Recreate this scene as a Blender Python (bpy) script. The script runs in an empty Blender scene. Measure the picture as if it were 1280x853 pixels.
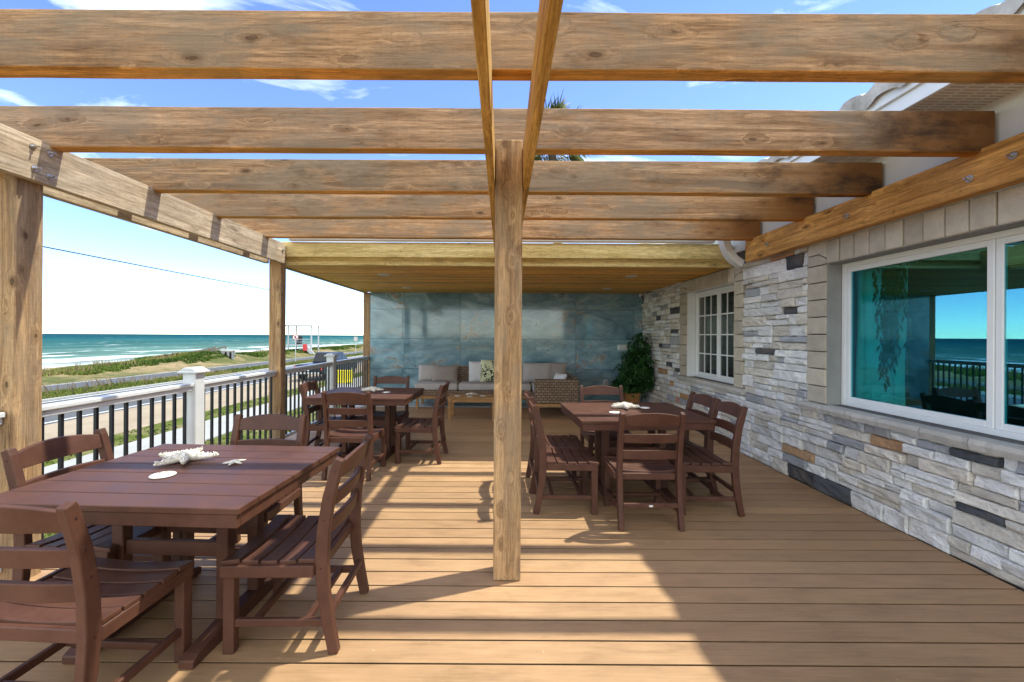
import bpy, math, random
from mathutils import Vector, Matrix, noise
R = math.radians
rnd = random.Random(7)
scene = bpy.context.scene
col = scene.collection
H = 1.43; F = 530.0; CX, CY = 628.0, 420.0
GZ = -1.57

# ------------------------------------------------------------------ mesh helpers
class MB:
    def __init__(s): s.v=[]; s.f=[]; s.c=[]; s.smooth=False
    def add(s, vs, fs, c=None):
        n=len(s.v); s.v += [tuple(v) for v in vs]
        for f in fs: s.f.append(tuple(i+n for i in f)); s.c.append(c if c is not None else (.5,.5,.5))
    def box(s, x0,x1,y0,y1,z0,z1,c=None):
        vs=[(x0,y0,z0),(x1,y0,z0),(x1,y1,z0),(x0,y1,z0),(x0,y0,z1),(x1,y0,z1),(x1,y1,z1),(x0,y1,z1)]
        s.add(vs,[(0,3,2,1),(4,5,6,7),(0,1,5,4),(1,2,6,5),(2,3,7,6),(3,0,4,7)],c)
    def prism(s, pts, axis, a, b, c=None):
        """pts: 2D outline, extruded along axis from a to b"""
        def mk(p,t):
            if axis=='x': return (t,p[0],p[1])
            if axis=='y': return (p[0],t,p[1])
            return (p[0],p[1],t)
        n=len(pts); vs=[mk(p,a) for p in pts]+[mk(p,b) for p in pts]
        fs=[tuple(range(n)),tuple(range(2*n-1,n-1,-1))]
        for i in range(n): j=(i+1)%n; fs.append((j,i,n+i,n+j))
        s.add(vs,fs,c)
    def sweep(s, path, w, h, c=None, side=Vector((1,0,0))):
        """rect section swept on path; w along side, h along the normal"""
        vs=[]; n=len(path)
        for i,p in enumerate(path):
            p=Vector(p); a=Vector(path[max(i-1,0)]); b=Vector(path[min(i+1,n-1)])
            t=(b-a).normalized(); nn=t.cross(side).normalized(); sd=nn.cross(t).normalized()
            ww=w[i] if isinstance(w,(list,tuple)) else w; hh=h[i] if isinstance(h,(list,tuple)) else h
            for q in ((-1,-1),(1,-1),(1,1),(-1,1)): vs.append(p+sd*ww*q[0]/2+nn*hh*q[1]/2)
        fs=[(0,1,2,3),tuple(4*(n-1)+k for k in (3,2,1,0))]
        for i in range(n-1):
            for k in range(4):
                j=(k+1)%4; fs.append((4*i+k,4*(i+1)+k,4*(i+1)+j,4*i+j))
        s.add(vs,fs,c)
    def tube(s, path, r, seg=8, c=None, cap=True):
        vs=[]; n=len(path)
        for i,p in enumerate(path):
            p=Vector(p); a=Vector(path[max(i-1,0)]); b=Vector(path[min(i+1,n-1)])
            t=(b-a).normalized(); u=t.cross(Vector((0,0,1)))
            if u.length<.05: u=t.cross(Vector((1,0,0)))
            u.normalize(); w=u.cross(t)
            rr=r[i] if isinstance(r,(list,tuple)) else r
            for k in range(seg):
                an=2*math.pi*k/seg; vs.append(p+u*math.cos(an)*rr+w*math.sin(an)*rr)
        fs=[]
        for i in range(n-1):
            for k in range(seg):
                j=(k+1)%seg; fs.append((seg*i+k,seg*i+j,seg*(i+1)+j,seg*(i+1)+k))
        if cap: fs += [tuple(range(seg-1,-1,-1)),tuple(seg*(n-1)+k for k in range(seg))]
        s.add(vs,fs,c)
    def lathe(s, prof, cx=0, cy=0, seg=24, c=None):
        vs=[]; n=len(prof)
        for (r,z) in prof:
            for k in range(seg):
                a=2*math.pi*k/seg; vs.append((cx+r*math.cos(a),cy+r*math.sin(a),z))
        fs=[]
        for i in range(n-1):
            for k in range(seg):
                j=(k+1)%seg; fs.append((seg*i+k,seg*i+j,seg*(i+1)+j,seg*(i+1)+k))
        s.add(vs,fs,c)
    def grid(s, fn, nu, nv, c=None, flip=False):
        vs=[fn(i/nu,j/nv) for j in range(nv+1) for i in range(nu+1)]
        fs=[]
        for j in range(nv):
            for i in range(nu):
                a=j*(nu+1)+i; q=(a,a+1,a+nu+2,a+nu+1); fs.append(q[::-1] if flip else q)
        s.add(vs,fs,c)
    def build(s, name, mat, parent=None, world=True, bevel=0, smooth=False, segs=1):
        off=Vector(parent['_loc']) if (parent is not None and world and '_loc' in parent.keys()) else Vector((0,0,0))
        me=bpy.data.meshes.new(name)
        me.from_pydata([tuple(Vector(v)-off) for v in s.v],[],s.f)
        at=me.color_attributes.new('tone','FLOAT_COLOR','CORNER')
        buf=[]
        for f,c in zip(s.f,s.c):
            for _ in f: buf += [c[0],c[1],c[2],1.0]
        if len(buf)==len(at.data)*4: at.data.foreach_set('color',buf)
        if smooth or s.smooth: me.polygons.foreach_set('use_smooth',[True]*len(me.polygons))
        me.materials.append(mat); me.update()
        o=bpy.data.objects.new(name,me); col.objects.link(o)
        if parent is not None: o.parent=parent
        if parent is not None and '_loc' in parent.keys(): o['_loc']=parent['_loc']
        if bevel:
            m=o.modifiers.new('bevel','BEVEL'); m.width=bevel; m.segments=segs; m.limit_method='ANGLE'; m.angle_limit=R(50)
        return o
def tag(o,label=None,cat=None,group=None,kind=None):
    if label: o['label']=label
    if cat: o['category']=cat
    if group: o['group']=group
    if kind: o['kind']=kind
    return o
def empty(name,loc=(0,0,0),rz=0,label=None,cat=None,group=None):
    o=bpy.data.objects.new(name,None); col.objects.link(o); o.location=loc; o.rotation_euler=(0,0,rz)
    o.empty_display_size=.1; o['_loc']=list(loc); tag(o,label,cat,group); return o
def copy_tree(o,parent=None):
    c=o.copy(); col.objects.link(c)
    if parent is not None: c.parent=parent
    for ch in list(o.children): copy_tree(ch,c)
    return c
def subpart(o, name, mb, mat, **k):
    """sub-part under a mesh part whose own frame is that of its thing"""
    return mb.build(name,mat,o,**k)

# ------------------------------------------------------------------ materials
class NT:
    def __init__(s,name,rough=.6,spec=.4):
        s.m=bpy.data.materials.new(name); s.m.use_nodes=True; s.n=s.m.node_tree.nodes; s.l=s.m.node_tree.links
        s.b=s.n['Principled BSDF']; s.b.inputs['Roughness'].default_value=rough; s.b.inputs['Specular IOR Level'].default_value=spec
    def node(s,t,**k):
        n=s.n.new(t)
        for a,b in k.items():
            if a in n.inputs.keys() if isinstance(a,str) else False: n.inputs[a].default_value=b
            else: setattr(n,a,b)
        return n
    def coord(s,scale=(1,1,1),random=True,kind='Object'):
        tc=s.n.new('ShaderNodeTexCoord'); out=tc.outputs[kind]
        if random:
            oi=s.n.new('ShaderNodeObjectInfo'); m=s.n.new('ShaderNodeMath'); m.operation='MULTIPLY'; m.inputs[1].default_value=37.0
            s.l.new(oi.outputs['Random'],m.inputs[0])
            ad=s.n.new('ShaderNodeVectorMath'); ad.operation='ADD'; s.l.new(out,ad.inputs[0]); s.l.new(m.outputs[0],ad.inputs[1]); out=ad.outputs[0]
        mp=s.n.new('ShaderNodeMapping'); mp.inputs['Scale'].default_value=scale; s.l.new(out,mp.inputs[0]); return mp.outputs[0]
    def scale(s,vec,sc):
        mp=s.n.new('ShaderNodeMapping'); mp.inputs['Scale'].default_value=sc; s.l.new(vec,mp.inputs[0]); return mp.outputs[0]
    def noise(s,vec,scale=5,detail=4,rough=.5,dist=0):
        n=s.n.new('ShaderNodeTexNoise'); s.l.new(vec,n.inputs['Vector'])
        n.inputs['Scale'].default_value=scale; n.inputs['Detail'].default_value=detail; n.inputs['Roughness'].default_value=rough; n.inputs['Distortion'].default_value=dist
        return n.outputs['Fac']
    def ramp(s,fac,stops,interp='LINEAR'):
        r=s.n.new('ShaderNodeValToRGB'); s.l.new(fac,r.inputs[0]); e=r.color_ramp.elements; r.color_ramp.interpolation=interp
        while len(e)<len(stops): e.new(.5)
        for i,(p,c) in enumerate(stops):
            e[i].position=p; e[i].color=(c[0],c[1],c[2],1) if isinstance(c,(tuple,list)) else (c,c,c,1)
        return r.outputs[0]
    def mix(s,a,b,fac,mode='MIX'):
        m=s.n.new('ShaderNodeMix'); m.data_type='RGBA'; m.blend_type=mode; m.clamp_factor=True
        for sock,v in ((m.inputs[0],fac),(m.inputs[6],a),(m.inputs[7],b)):
            if isinstance(v,(int,float)): sock.default_value=v
            elif isinstance(v,(tuple,list)): sock.default_value=(v[0],v[1],v[2],1)
            else: s.l.new(v,sock)
        return m.outputs[2]
    def tone(s):
        a=s.n.new('ShaderNodeAttribute'); a.attribute_name='tone'; return a.outputs['Color']
    def math(s,op,a,b=0.0,c=0.0):
        m=s.n.new('ShaderNodeMath'); m.operation=op
        for sock,v in zip(m.inputs,(a,b,c)):
            if isinstance(v,(int,float)): sock.default_value=v
            else: s.l.new(v,sock)
        return m.outputs[0]
    def bump(s,h,strength=.3,dist=.01):
        b=s.n.new('ShaderNodeBump'); b.inputs['Strength'].default_value=strength; b.inputs['Distance'].default_value=dist
        s.l.new(h,b.inputs['Height']); s.l.new(b.outputs[0],s.b.inputs['Normal'])
    def base(s,c):
        if isinstance(c,(tuple,list)): s.b.inputs['Base Color'].default_value=(c[0],c[1],c[2],1)
        else: s.l.new(c,s.b.inputs['Base Color'])
        return s
    def rough(s,r): s.l.new(r,s.b.inputs['Roughness'])

def plain(name,c,rough=.5,spec=.4,metal=0,var=.12,vs=6,bump=0,bs=60):
    t=NT(name,rough,spec); v=t.coord(); n=t.noise(v,vs,5,.6)
    d=[max(0,x*(1-var)) for x in c]; u=[min(1,x*(1+var)) for x in c]
    t.base(t.ramp(n,[(.3,d),(.7,u)])); t.b.inputs['Metallic'].default_value=metal
    if bump: t.bump(t.noise(v,bs,3),bump,.004)
    return t.m
def wood(name,axis,c1,c2,grey=(.21,.175,.13),gamt=.5,knot=.9,gate=True,rough=.8,dark=(.075,.035,.015),endstain=0,kf=(3.0,8.0)):
    t=NT(name,rough,.2)
    def ax(l,c): return dict(x=(l,c,c),y=(c,l,c),z=(c,c,l))[axis]
    base=t.coord()
    kv=t.scale(base,ax(*kf)); vo=t.n.new('ShaderNodeTexVoronoi'); vo.feature='F1'; t.l.new(kv,vo.inputs['Vector']); vo.inputs['Scale'].default_value=1.0
    kd=t.math('ADD',vo.outputs['Distance'],t.math('MULTIPLY',t.math('SUBTRACT',t.noise(t.scale(base,ax(8,22)),1.6,4,.7),.5),.22))
    if gate: kd=t.math('ADD',kd,t.ramp(t.noise(t.scale(base,ax(.8,1.6)),1.7,1),[(.52,0),(.60,.3)]))
    near=t.ramp(kd,[(.08,1.0),(.40,0.0)])
    gv=t.scale(base,ax(.55,13))
    wp=t.n.new('ShaderNodeVectorMath'); wp.operation='ADD'; t.l.new(gv,wp.inputs[0]); t.l.new(t.math('MULTIPLY',near,.7),wp.inputs[1])
    g=t.noise(wp.outputs[0],1.5,7,.68,1.2)
    fine=t.noise(t.scale(base,ax(7,95)),1.3,5,.8,.5)
    mid=t.noise(t.scale(wp.outputs[0],(2.5,2.5,2.5)),1.6,5,.7,1.5)
    saw=t.noise(t.scale(base,ax(75,3)),1,4,.7,.3)
    cc=t.ramp(g,[(.34,[x*.82 for x in c1]),(.50,[(a+b)/2 for a,b in zip(c1,c2)]),(.64,[min(1,x*1.12) for x in c2])])
    cc=t.mix(cc,t.ramp(mid,[(.30,.72),(.5,1.0),(.7,1.10)]),.55,'MULTIPLY')
    cc=t.mix(cc,t.ramp(fine,[(.32,.50),(.50,.98),(.66,1.18)]),.95,'MULTIPLY')
    cc=t.mix(cc,t.ramp(saw,[(.3,.86),(.6,1.05)]),.4,'MULTIPLY')
    gf=t.noise(t.scale(base,ax(.9,2.6)),1.4,7,.66,.4)
    cc=t.mix(cc,grey,t.math('MULTIPLY',t.ramp(gf,[(.44,0),(.58,1)]),gamt))
    st=t.noise(t.scale(base,ax(1.6,5)),1.1,7,.72,.3)
    cc=t.mix(cc,[x*.42 for x in c1],t.math('MULTIPLY',t.ramp(st,[(.54,0),(.68,1)]),.6))
    spots=t.noise(t.scale(base,ax(9,30)),1.2,4,.7)
    cc=t.mix(cc,dark,t.math('MULTIPLY',t.ramp(spots,[(.68,0),(.76,1)]),.6))
    cc=t.mix(cc,[x*.5 for x in c1],t.math('MULTIPLY',t.ramp(kd,[(.12,1),(.24,0)]),knot*.5))
    cc=t.mix(cc,[x*.30+.01 for x in c1],t.math('MULTIPLY',t.ramp(kd,[(.04,1),(.095,0)]),knot*.85)); cc=t.mix(cc,dark,t.math('MULTIPLY',t.ramp(kd,[(.0,0),(.045,0),(.07,1),(.10,0)]),knot*.8))
    ck=t.math('ABSOLUTE',t.math('SUBTRACT',t.noise(t.scale(wp.outputs[0],(1.3,1.3,1.3)),1.1,3,.5,.3),.5))
    cg=t.ramp(t.noise(t.scale(base,ax(1.2,5)),1.5,3),[(.56,0),(.64,1)])
    cc=t.mix(cc,dark,t.math('MULTIPLY',t.math('MULTIPLY',t.ramp(ck,[(.0,1),(.010,0)]),cg),.75))
    if endstain:
        tc=t.n.new('ShaderNodeTexCoord'); sp=t.n.new('ShaderNodeSeparateXYZ'); t.l.new(tc.outputs['Object'],sp.inputs[0])
        e=t.math('ADD',sp.outputs[0],t.math('MULTIPLY',t.math('SUBTRACT',t.noise(base,2.2,6,.6),.5),1.4))
        cc=t.mix(cc,(.27,.12,.035),t.ramp(t.math('DIVIDE',e,4.0),[(.50,0),(.66,.85)]))
        e2=t.noise(t.scale(base,(1.2,3,3)),1.3,6,.65)
        cc=t.mix(cc,(.05,.03,.022),t.math('MULTIPLY',t.ramp(e2,[(.47,0),(.60,1)]),t.ramp(t.math('DIVIDE',e,4.0),[(.46,0),(.58,.85)])))
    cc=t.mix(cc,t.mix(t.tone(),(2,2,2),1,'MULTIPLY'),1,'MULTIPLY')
    t.base(cc)
    t.bump(t.math('ADD',t.math('ADD',fine,t.math('MULTIPLY',saw,.5)),t.math('MULTIPLY',mid,.6)),.55,.005)
    return t.m
WC1=(.275,.150,.070); WC2=(.485,.300,.165)
M={}
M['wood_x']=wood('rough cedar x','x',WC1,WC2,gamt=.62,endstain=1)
M['wood_y']=wood('rough cedar y','y',(.40,.28,.17),(.62,.50,.36),gamt=.3)
M['ledger']=wood('stained cedar ledger','y',(.44,.19,.045),(.72,.38,.11),gamt=.05,grey=(.2,.1,.05),rough=.55)
M['wood_z']=wood('rough cedar z','z',(.28,.155,.072),(.50,.315,.160),gamt=.45,knot=1,kf=(5.0,9.5),gate=False)
M['center_beam']=wood('golden cedar y','y',(.46,.25,.06),(.70,.44,.14),gamt=.05,knot=.7)
M['pine_ceiling']=wood('pine ceiling','x',(.80,.40,.06),(.92,.56,.13),gamt=0,knot=.5,rough=.5)
M['pine_header']=wood('pine header','x',(.74,.55,.20),(.88,.72,.36),gamt=0,knot=.7,rough=.6)
M['teak']=wood('teak','x',(.34,.17,.06),(.5,.28,.12),gamt=.1,knot=.2,rough=.5)
M['driftwood']=wood('weathered boardwalk','x',(.16,.13,.10),(.26,.22,.18),gamt=.6,knot=.2)

def deck_mat():
    t=NT('composite decking',.55,.3); v=t.coord(random=False)
    a=t.noise(t.scale(v,(1.2,30,1)),3,6,.65); b=t.noise(v,.8,4)
    c=t.ramp(a,[(.25,(.335,.198,.102)),(.75,(.450,.278,.150))])
    c=t.mix(c,t.ramp(b,[(.3,.9),(.7,1.08)]),1,'MULTIPLY')
    c=t.mix(c,t.mix(t.tone(),(2,2,2),1,'MULTIPLY'),1,'MULTIPLY')
    d=t.noise(v,34,2,.4); c=t.mix(c,(.62,.55,.45),t.math('MULTIPLY',t.ramp(d,[(.775,0),(.80,1)]),.5))
    sc=t.noise(t.scale(v,(1.5,5,1)),2.2,5,.7); c=t.mix(c,t.ramp(sc,[(.33,.78),(.48,.97),(.62,1.05)]),.9,'MULTIPLY')
    t.base(c); t.bump(a,.25,.002); t.rough(t.ramp(sc,[(.3,.42),(.7,.62)])); return t.m
M['deck']=deck_mat()
M['underdeck']=plain('deck framing',(.006,.005,.004),.95)
def brown_mat():
    t=NT('mahogany recycled lumber',.5,.32); v=t.coord()
    n=t.noise(v,9,5,.6); f=t.noise(v,140,3,.6)
    c=t.ramp(n,[(.3,(.066,.026,.0165)),(.7,(.102,.042,.026))]); c=t.mix(c,t.ramp(f,[(.3,.85),(.7,1.15)]),.6,'MULTIPLY')
    t.base(c); t.rough(t.ramp(n,[(.3,.44),(.7,.58)])); t.bump(f,.18,.001); return t.m
M['brown']=brown_mat()
M['screw']=plain('dark screw plug',(.03,.012,.01),.4)
M['steel']=plain('galvanised bolt',(.55,.55,.55),.35,metal=1)
M['white']=plain('white vinyl',(.74,.75,.75),.35,var=.03)
M['whitewood']=plain('white painted trim',(.76,.77,.76),.5,var=.05)
M['rail_white']=plain('white rail vinyl',(.60,.61,.62),.4,var=.05)
M['baluster']=plain('black baluster',(.012,.013,.018),.35)
M['tag']=plain('pale maker tag',(.7,.7,.68),.3)
def stone_mat():
    t=NT('ledger stone',.8,.3); v=t.coord(random=False)
    a=t.noise(t.scale(v,(1,1,3)),7,8,.68,.4); b=t.noise(v,45,5,.7); c3=t.noise(t.scale(v,(1,1,1.6)),3.2,5)
    c=t.mix(t.tone(),t.ramp(a,[(.25,.90),(.5,1.28),(.75,1.5)]),.95,'MULTIPLY')
    c=t.mix(c,t.ramp(b,[(.3,.8),(.7,1.12)]),.6,'MULTIPLY')
    c=t.mix(c,(.34,.25,.15),t.math('MULTIPLY',t.ramp(c3,[(.56,0),(.75,1)]),.35))
    t.base(c); t.bump(t.math('ADD',t.math('MULTIPLY',b,.45),a),1.0,.03); return t.m
M['stone']=stone_mat()
def quoin_mat():
    t=NT('sandstone block',.85,.2); v=t.coord(random=False)
    a=t.noise(v,9,6,.65); b=t.noise(v,60,4,.7)
    c=t.mix(t.tone(),t.ramp(a,[(.25,.8),(.75,1.15)]),.9,'MULTIPLY'); c=t.mix(c,t.ramp(b,[(.3,.88),(.7,1.08)]),.6,'MULTIPLY')
    t.base(c); t.bump(t.math('ADD',t.math('MULTIPLY',b,.4),a),.5,.01); return t.m
M['quoin']=quoin_mat()
M['mortar']=plain('dark mortar',(.11,.105,.10),.95,var=.25,vs=20,bump=.4)
M['reveal']=plain('grey render reveal',(.30,.29,.275),.9,var=.1,bump=.3)
M['stucco']=plain('white stucco',(.74,.73,.69),.9,var=.04,bump=.5,bs=90)
M['inside']=plain('interior wall',(.20,.18,.15),.9)
M['curtain']=plain('pale curtain',(.85,.87,.86),.9,var=.08)
M['curtain2']=plain('taupe curtain',(.22,.19,.15),.9,var=.08)
def soffit_mat():
    t=NT('vented soffit',.5,.3); v=t.coord(random=False)
    br=t.n.new('ShaderNodeTexBrick'); br.offset=.0; br.squash=1
    mp=t.n.new('ShaderNodeMapping'); mp.inputs['Scale'].default_value=(1,1,1); mp.inputs['Rotation'].default_value=(0,0,0); t.l.new(v,mp.inputs[0]); t.l.new(mp.outputs[0],br.inputs['Vector'])
    br.inputs['Color1'].default_value=(.46,.39,.29,1); br.inputs['Color2'].default_value=(.50,.43,.32,1); br.inputs['Mortar'].default_value=(.80,.76,.67,1)
    br.inputs['Scale'].default_value=1; br.inputs['Brick Width'].default_value=.11; br.inputs['Row Height'].default_value=.030; br.inputs['Mortar Size'].default_value=.010
    t.base(br.outputs['Color']); return t.m
M['soffit']=soffit_mat()
def rooftile():
    t=NT('weathered barrel tile',.85,.2); v=t.coord(random=False)
    a=t.noise(v,5,6,.65); t.base(t.ramp(a,[(.3,(.27,.24,.20)),(.5,(.45,.42,.37)),(.72,(.62,.59,.54))])); t.bump(t.noise(v,60,4),.3,.004); return t.m
M['rooftile']=rooftile()
def tile_mat():
    t=NT('blue marble tile',.07,.6)
    tc=t.n.new('ShaderNodeTexCoord'); tn=t.tone()
    off=t.n.new('ShaderNodeVectorMath'); off.operation='MULTIPLY_ADD'; t.l.new(tn,off.inputs[0]); off.inputs[1].default_value=(23,17,29); t.l.new(tc.outputs['Object'],off.inputs[2])
    v=off.outputs[0]
    rot=t.n.new('ShaderNodeMapping'); rot.inputs['Rotation'].default_value=(0,R(24),0); rot.inputs['Scale'].default_value=(.8,1,1.7); t.l.new(v,rot.inputs[0]); v=rot.outputs[0]
    a=t.noise(v,1.5,9,.60,1.6); b=t.noise(v,.8,6,.62,1.2); cl=t.noise(v,2.6,9,.72,2.6)
    c=t.ramp(a,[(.28,(.085,.16,.205)),(.44,(.16,.28,.34)),(.56,(.24,.385,.45)),(.72,(.40,.52,.56))])
    c=t.mix(c,t.ramp(tn,[(0,.88),(1,1.12)]),1,'MULTIPLY')
    c=t.mix(c,(.42,.50,.49),t.math('MULTIPLY',t.ramp(cl,[(.55,0),(.70,1)]),.55))
    vein=t.math('ABSOLUTE',t.math('SUBTRACT',b,.5))
    gate=t.ramp(t.noise(v,.9,3,.6),[(.55,0),(.62,1)])
    c=t.mix(c,(.46,.43,.37),t.math('MULTIPLY',t.math('MULTIPLY',t.ramp(vein,[(.015,1),(.05,0)]),gate),.6))
    c=t.mix(c,(.24,.13,.07),t.math('MULTIPLY',t.math('MULTIPLY',t.ramp(vein,[(.003,1),(.016,0)]),gate),.85))
    v2=t.math('ABSOLUTE',t.math('SUBTRACT',t.noise(v,1.2,8,.6,.6),.5))
    c=t.mix(c,(.04,.055,.06),t.math('MULTIPLY',t.math('MULTIPLY',t.ramp(v2,[(.002,1),(.010,0)]),t.ramp(a,[(.50,0),(.57,1)])),.7))
    t.base(c); return t.m
M['tile']=tile_mat()
M['grout']=plain('tile grout',(.03,.035,.035),.8)
M['slab']=plain('pale stone threshold',(.42,.44,.45),.3,var=.08)
def glass(name,tint,gloss,fac):
    m=bpy.data.materials.new(name); m.use_nodes=True; n=m.node_tree.nodes; l=m.node_tree.links; n.clear()
    o=n.new('ShaderNodeOutputMaterial'); mx=n.new('ShaderNodeMixShader'); tr=n.new('ShaderNodeBsdfTransparent'); g=n.new('ShaderNodeBsdfGlossy')
    tr.inputs[0].default_value=(*tint,1); g.inputs[0].default_value=(*gloss,1); g.inputs['Roughness'].default_value=.004
    lw0=n.new('ShaderNodeLayerWeight'); lw0.inputs[0].default_value=.5; lw=n.new('ShaderNodeMath'); lw.operation='POWER'; lw.inputs[1].default_value=4; l.new(lw0.outputs['Facing'],lw.inputs[0]); mr=n.new('ShaderNodeMapRange'); mr.inputs[3].default_value=fac; mr.inputs[4].default_value=1.0
    l.new(lw.outputs[0],mr.inputs[0]); l.new(mr.outputs[0],mx.inputs[0]); l.new(tr.outputs[0],mx.inputs[1]); l.new(g.outputs[0],mx.inputs[2]); l.new(mx.outputs[0],o.inputs[0]); return m
M['glass_teal']=glass('teal reflective glass',(.42,.92,.90),(.20,.52,.74),.27)
M['glass_clear']=glass('window glass',(.7,.72,.7),(.8,.82,.8),.08)
M['glass_car']=plain('vehicle dark glass',(.012,.014,.016),.25,.35)
M['lamp']=plain('recessed lamp lens',(.75,.73,.66),.3)
def starm():
    t=NT('bleached starfish',.8,.2); v=t.coord(); n=t.noise(v,60,4,.7); t.base(t.ramp(n,[(.35,(.55,.48,.36)),(.6,(.80,.76,.68))])); t.bump(n,.6,.003); return t.m
M['star']=starm()
def sanddollar():
    t=NT('sand dollar shell',.7,.2); v=t.coord(); n=t.noise(v,40,4); t.base(t.ramp(n,[(.3,(.70,.68,.62)),(.7,(.84,.83,.79))])); return t.m
M['shell']=sanddollar()
M['shellmark']=plain('sand dollar petal mark',(.42,.38,.32),.8)
def fabric(name,c):
    t=NT(name,.95,.1); v=t.coord(); a=t.noise(v,220,3,.6); b=t.noise(v,6,4)
    cc=t.ramp(a,[(.3,[x*.86 for x in c]),(.7,[min(1,x*1.1) for x in c])]); cc=t.mix(cc,t.ramp(b,[(.3,.92),(.7,1.05)]),1,'MULTIPLY'); t.base(cc); t.bump(a,.3,.001); return t.m
M['fab_grey']=fabric('light grey cushion',(.47,.44,.42)); M['fab_taupe']=fabric('taupe cushion',(.32,.27,.24)); M['fab_white']=fabric('white cushion',(.72,.72,.72))
def printed():
    t=NT('printed cushion',.95,.1); v=t.coord(random=False)
    vo=t.n.new('ShaderNodeTexVoronoi'); vo.feature='DISTANCE_TO_EDGE'; vo.inputs['Scale'].default_value=19; t.l.new(v,vo.inputs['Vector'])
    ln=t.ramp(vo.outputs['Distance'],[(.08,1),(.16,0)])
    g=t.noise(v,4.5,1,.5,1.5); gate=t.ramp(g,[(.46,0),(.49,1)])
    c=t.mix((.66,.66,.42),(.03,.035,.02),t.math('MULTIPLY',ln,gate)); t.base(c); return t.m
M['fab_print']=printed()
def wicker():
    t=NT('woven wicker',.6,.35); v=t.coord(random=False)
    w=t.n.new('ShaderNodeTexBrick'); w.offset=.5
    mp=t.n.new('ShaderNodeMapping'); mp.inputs['Rotation'].default_value=(R(90),0,0); t.l.new(v,mp.inputs[0]); t.l.new(mp.outputs[0],w.inputs['Vector'])
    w.inputs['Color1'].default_value=(.20,.13,.085,1); w.inputs['Color2'].default_value=(.29,.205,.14,1); w.inputs['Mortar'].default_value=(.035,.022,.014,1)
    w.inputs['Scale'].default_value=1; w.inputs['Brick Width'].default_value=.075; w.inputs['Row Height'].default_value=.045; w.inputs['Mortar Size'].default_value=.006; w.inputs['Mortar Smooth'].default_value=.5
    t.base(w.outputs['Color']); return t.m
M['wicker']=wicker()
def leafmat(name,cs,rough=.45,trans=.15,spec=.3):
    t=NT(name,rough,spec); a=t.tone(); sp=t.n.new('ShaderNodeSeparateColor'); t.l.new(a,sp.inputs[0])
    t.base(t.ramp(sp.outputs[0],[(i/(len(cs)-1),c) for i,c in enumerate(cs)])); 
    return t.m
M['leaf']=leafmat('houseplant leaf',[(.010,.038,.012),(.024,.085,.022),(.06,.16,.04)],.35)
M['palm']=leafmat('palm frond',[(.08,.12,.025),(.18,.20,.06),(.34,.30,.13)],.5)
M['dunegrass']=leafmat('dune plants',[(.05,.085,.015),(.10,.145,.025),(.17,.175,.045),(.22,.17,.08),(.14,.10,.06)],.8,spec=.1)
M['grassblade']=leafmat('lawn blades',[(.05,.085,.012),(.09,.12,.025),(.15,.155,.05)],.7,spec=.1)
M['stem']=plain('plant stem',(.08,.06,.03),.8)
M['terracotta']=plain('tan glazed pot',(.45,.23,.08),.4,var=.2)
M['bark']=plain('bark',(.12,.095,.07),.95,var=.3,vs=20,bump=.6)

# ground materials
def groundm(name,c1,c2,scale=1.2,rough=.95,fine=40,bump=.4):
    t=NT(name,rough,.1); v=t.coord(random=False); a=t.noise(v,scale,7,.65); b=t.noise(v,fine,4,.7)
    c=t.ramp(a,[(.3,c1),(.7,c2)]); c=t.mix(c,t.ramp(b,[(.3,.82),(.7,1.12)]),.8,'MULTIPLY'); t.base(c); t.bump(b,bump,.02); return t.m
M['standgrey']=plain('weathered white paint',(.42,.43,.44),.6)
M['asphalt']=groundm('aged asphalt',(.085,.088,.094),(.115,.117,.12),.5,.9,30)
M['concrete']=groundm('concrete walk',(.30,.295,.275),(.36,.355,.335),.8,.9,30,.2)
M['sandroad']=groundm('shell sand shoulder',(.26,.205,.145),(.35,.285,.205),.6)
M['paint']=plain('worn white road paint',(.6,.6,.58),.8,var=.2,vs=3)
M['yellow']=plain('yellow plastic',(.75,.62,.02),.5,var=.06)
def lawn():
    t=NT('lawn ground',.95,.05); v=t.coord(random=False); a=t.noise(v,1.0,6,.65); b=t.noise(v,25,4,.7)
    c=t.ramp(a,[(.3,(.07,.095,.015)),(.5,(.11,.13,.03)),(.66,(.22,.18,.095))]); c=t.mix(c,t.ramp(b,[(.3,.6),(.7,1.25)]),.9,'MULTIPLY'); t.base(c); t.bump(b,.8,.03); return t.m
M['lawn']=lawn()
def terrain():
    t=NT('coastal ground',.95,.05); v=t.coord(random=False); a=t.noise(v,.35,7,.68); b=t.noise(v,9,5,.7)
    c=t.ramp(a,[(.36,(.30,.22,.13)),(.47,(.20,.16,.08)),(.58,(.09,.10,.035))]); c=t.mix(c,t.ramp(b,[(.3,.7),(.7,1.2)]),.9,'MULTIPLY'); t.base(c); t.bump(b,.6,.05); return t.m
M['terrain']=terrain()
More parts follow.
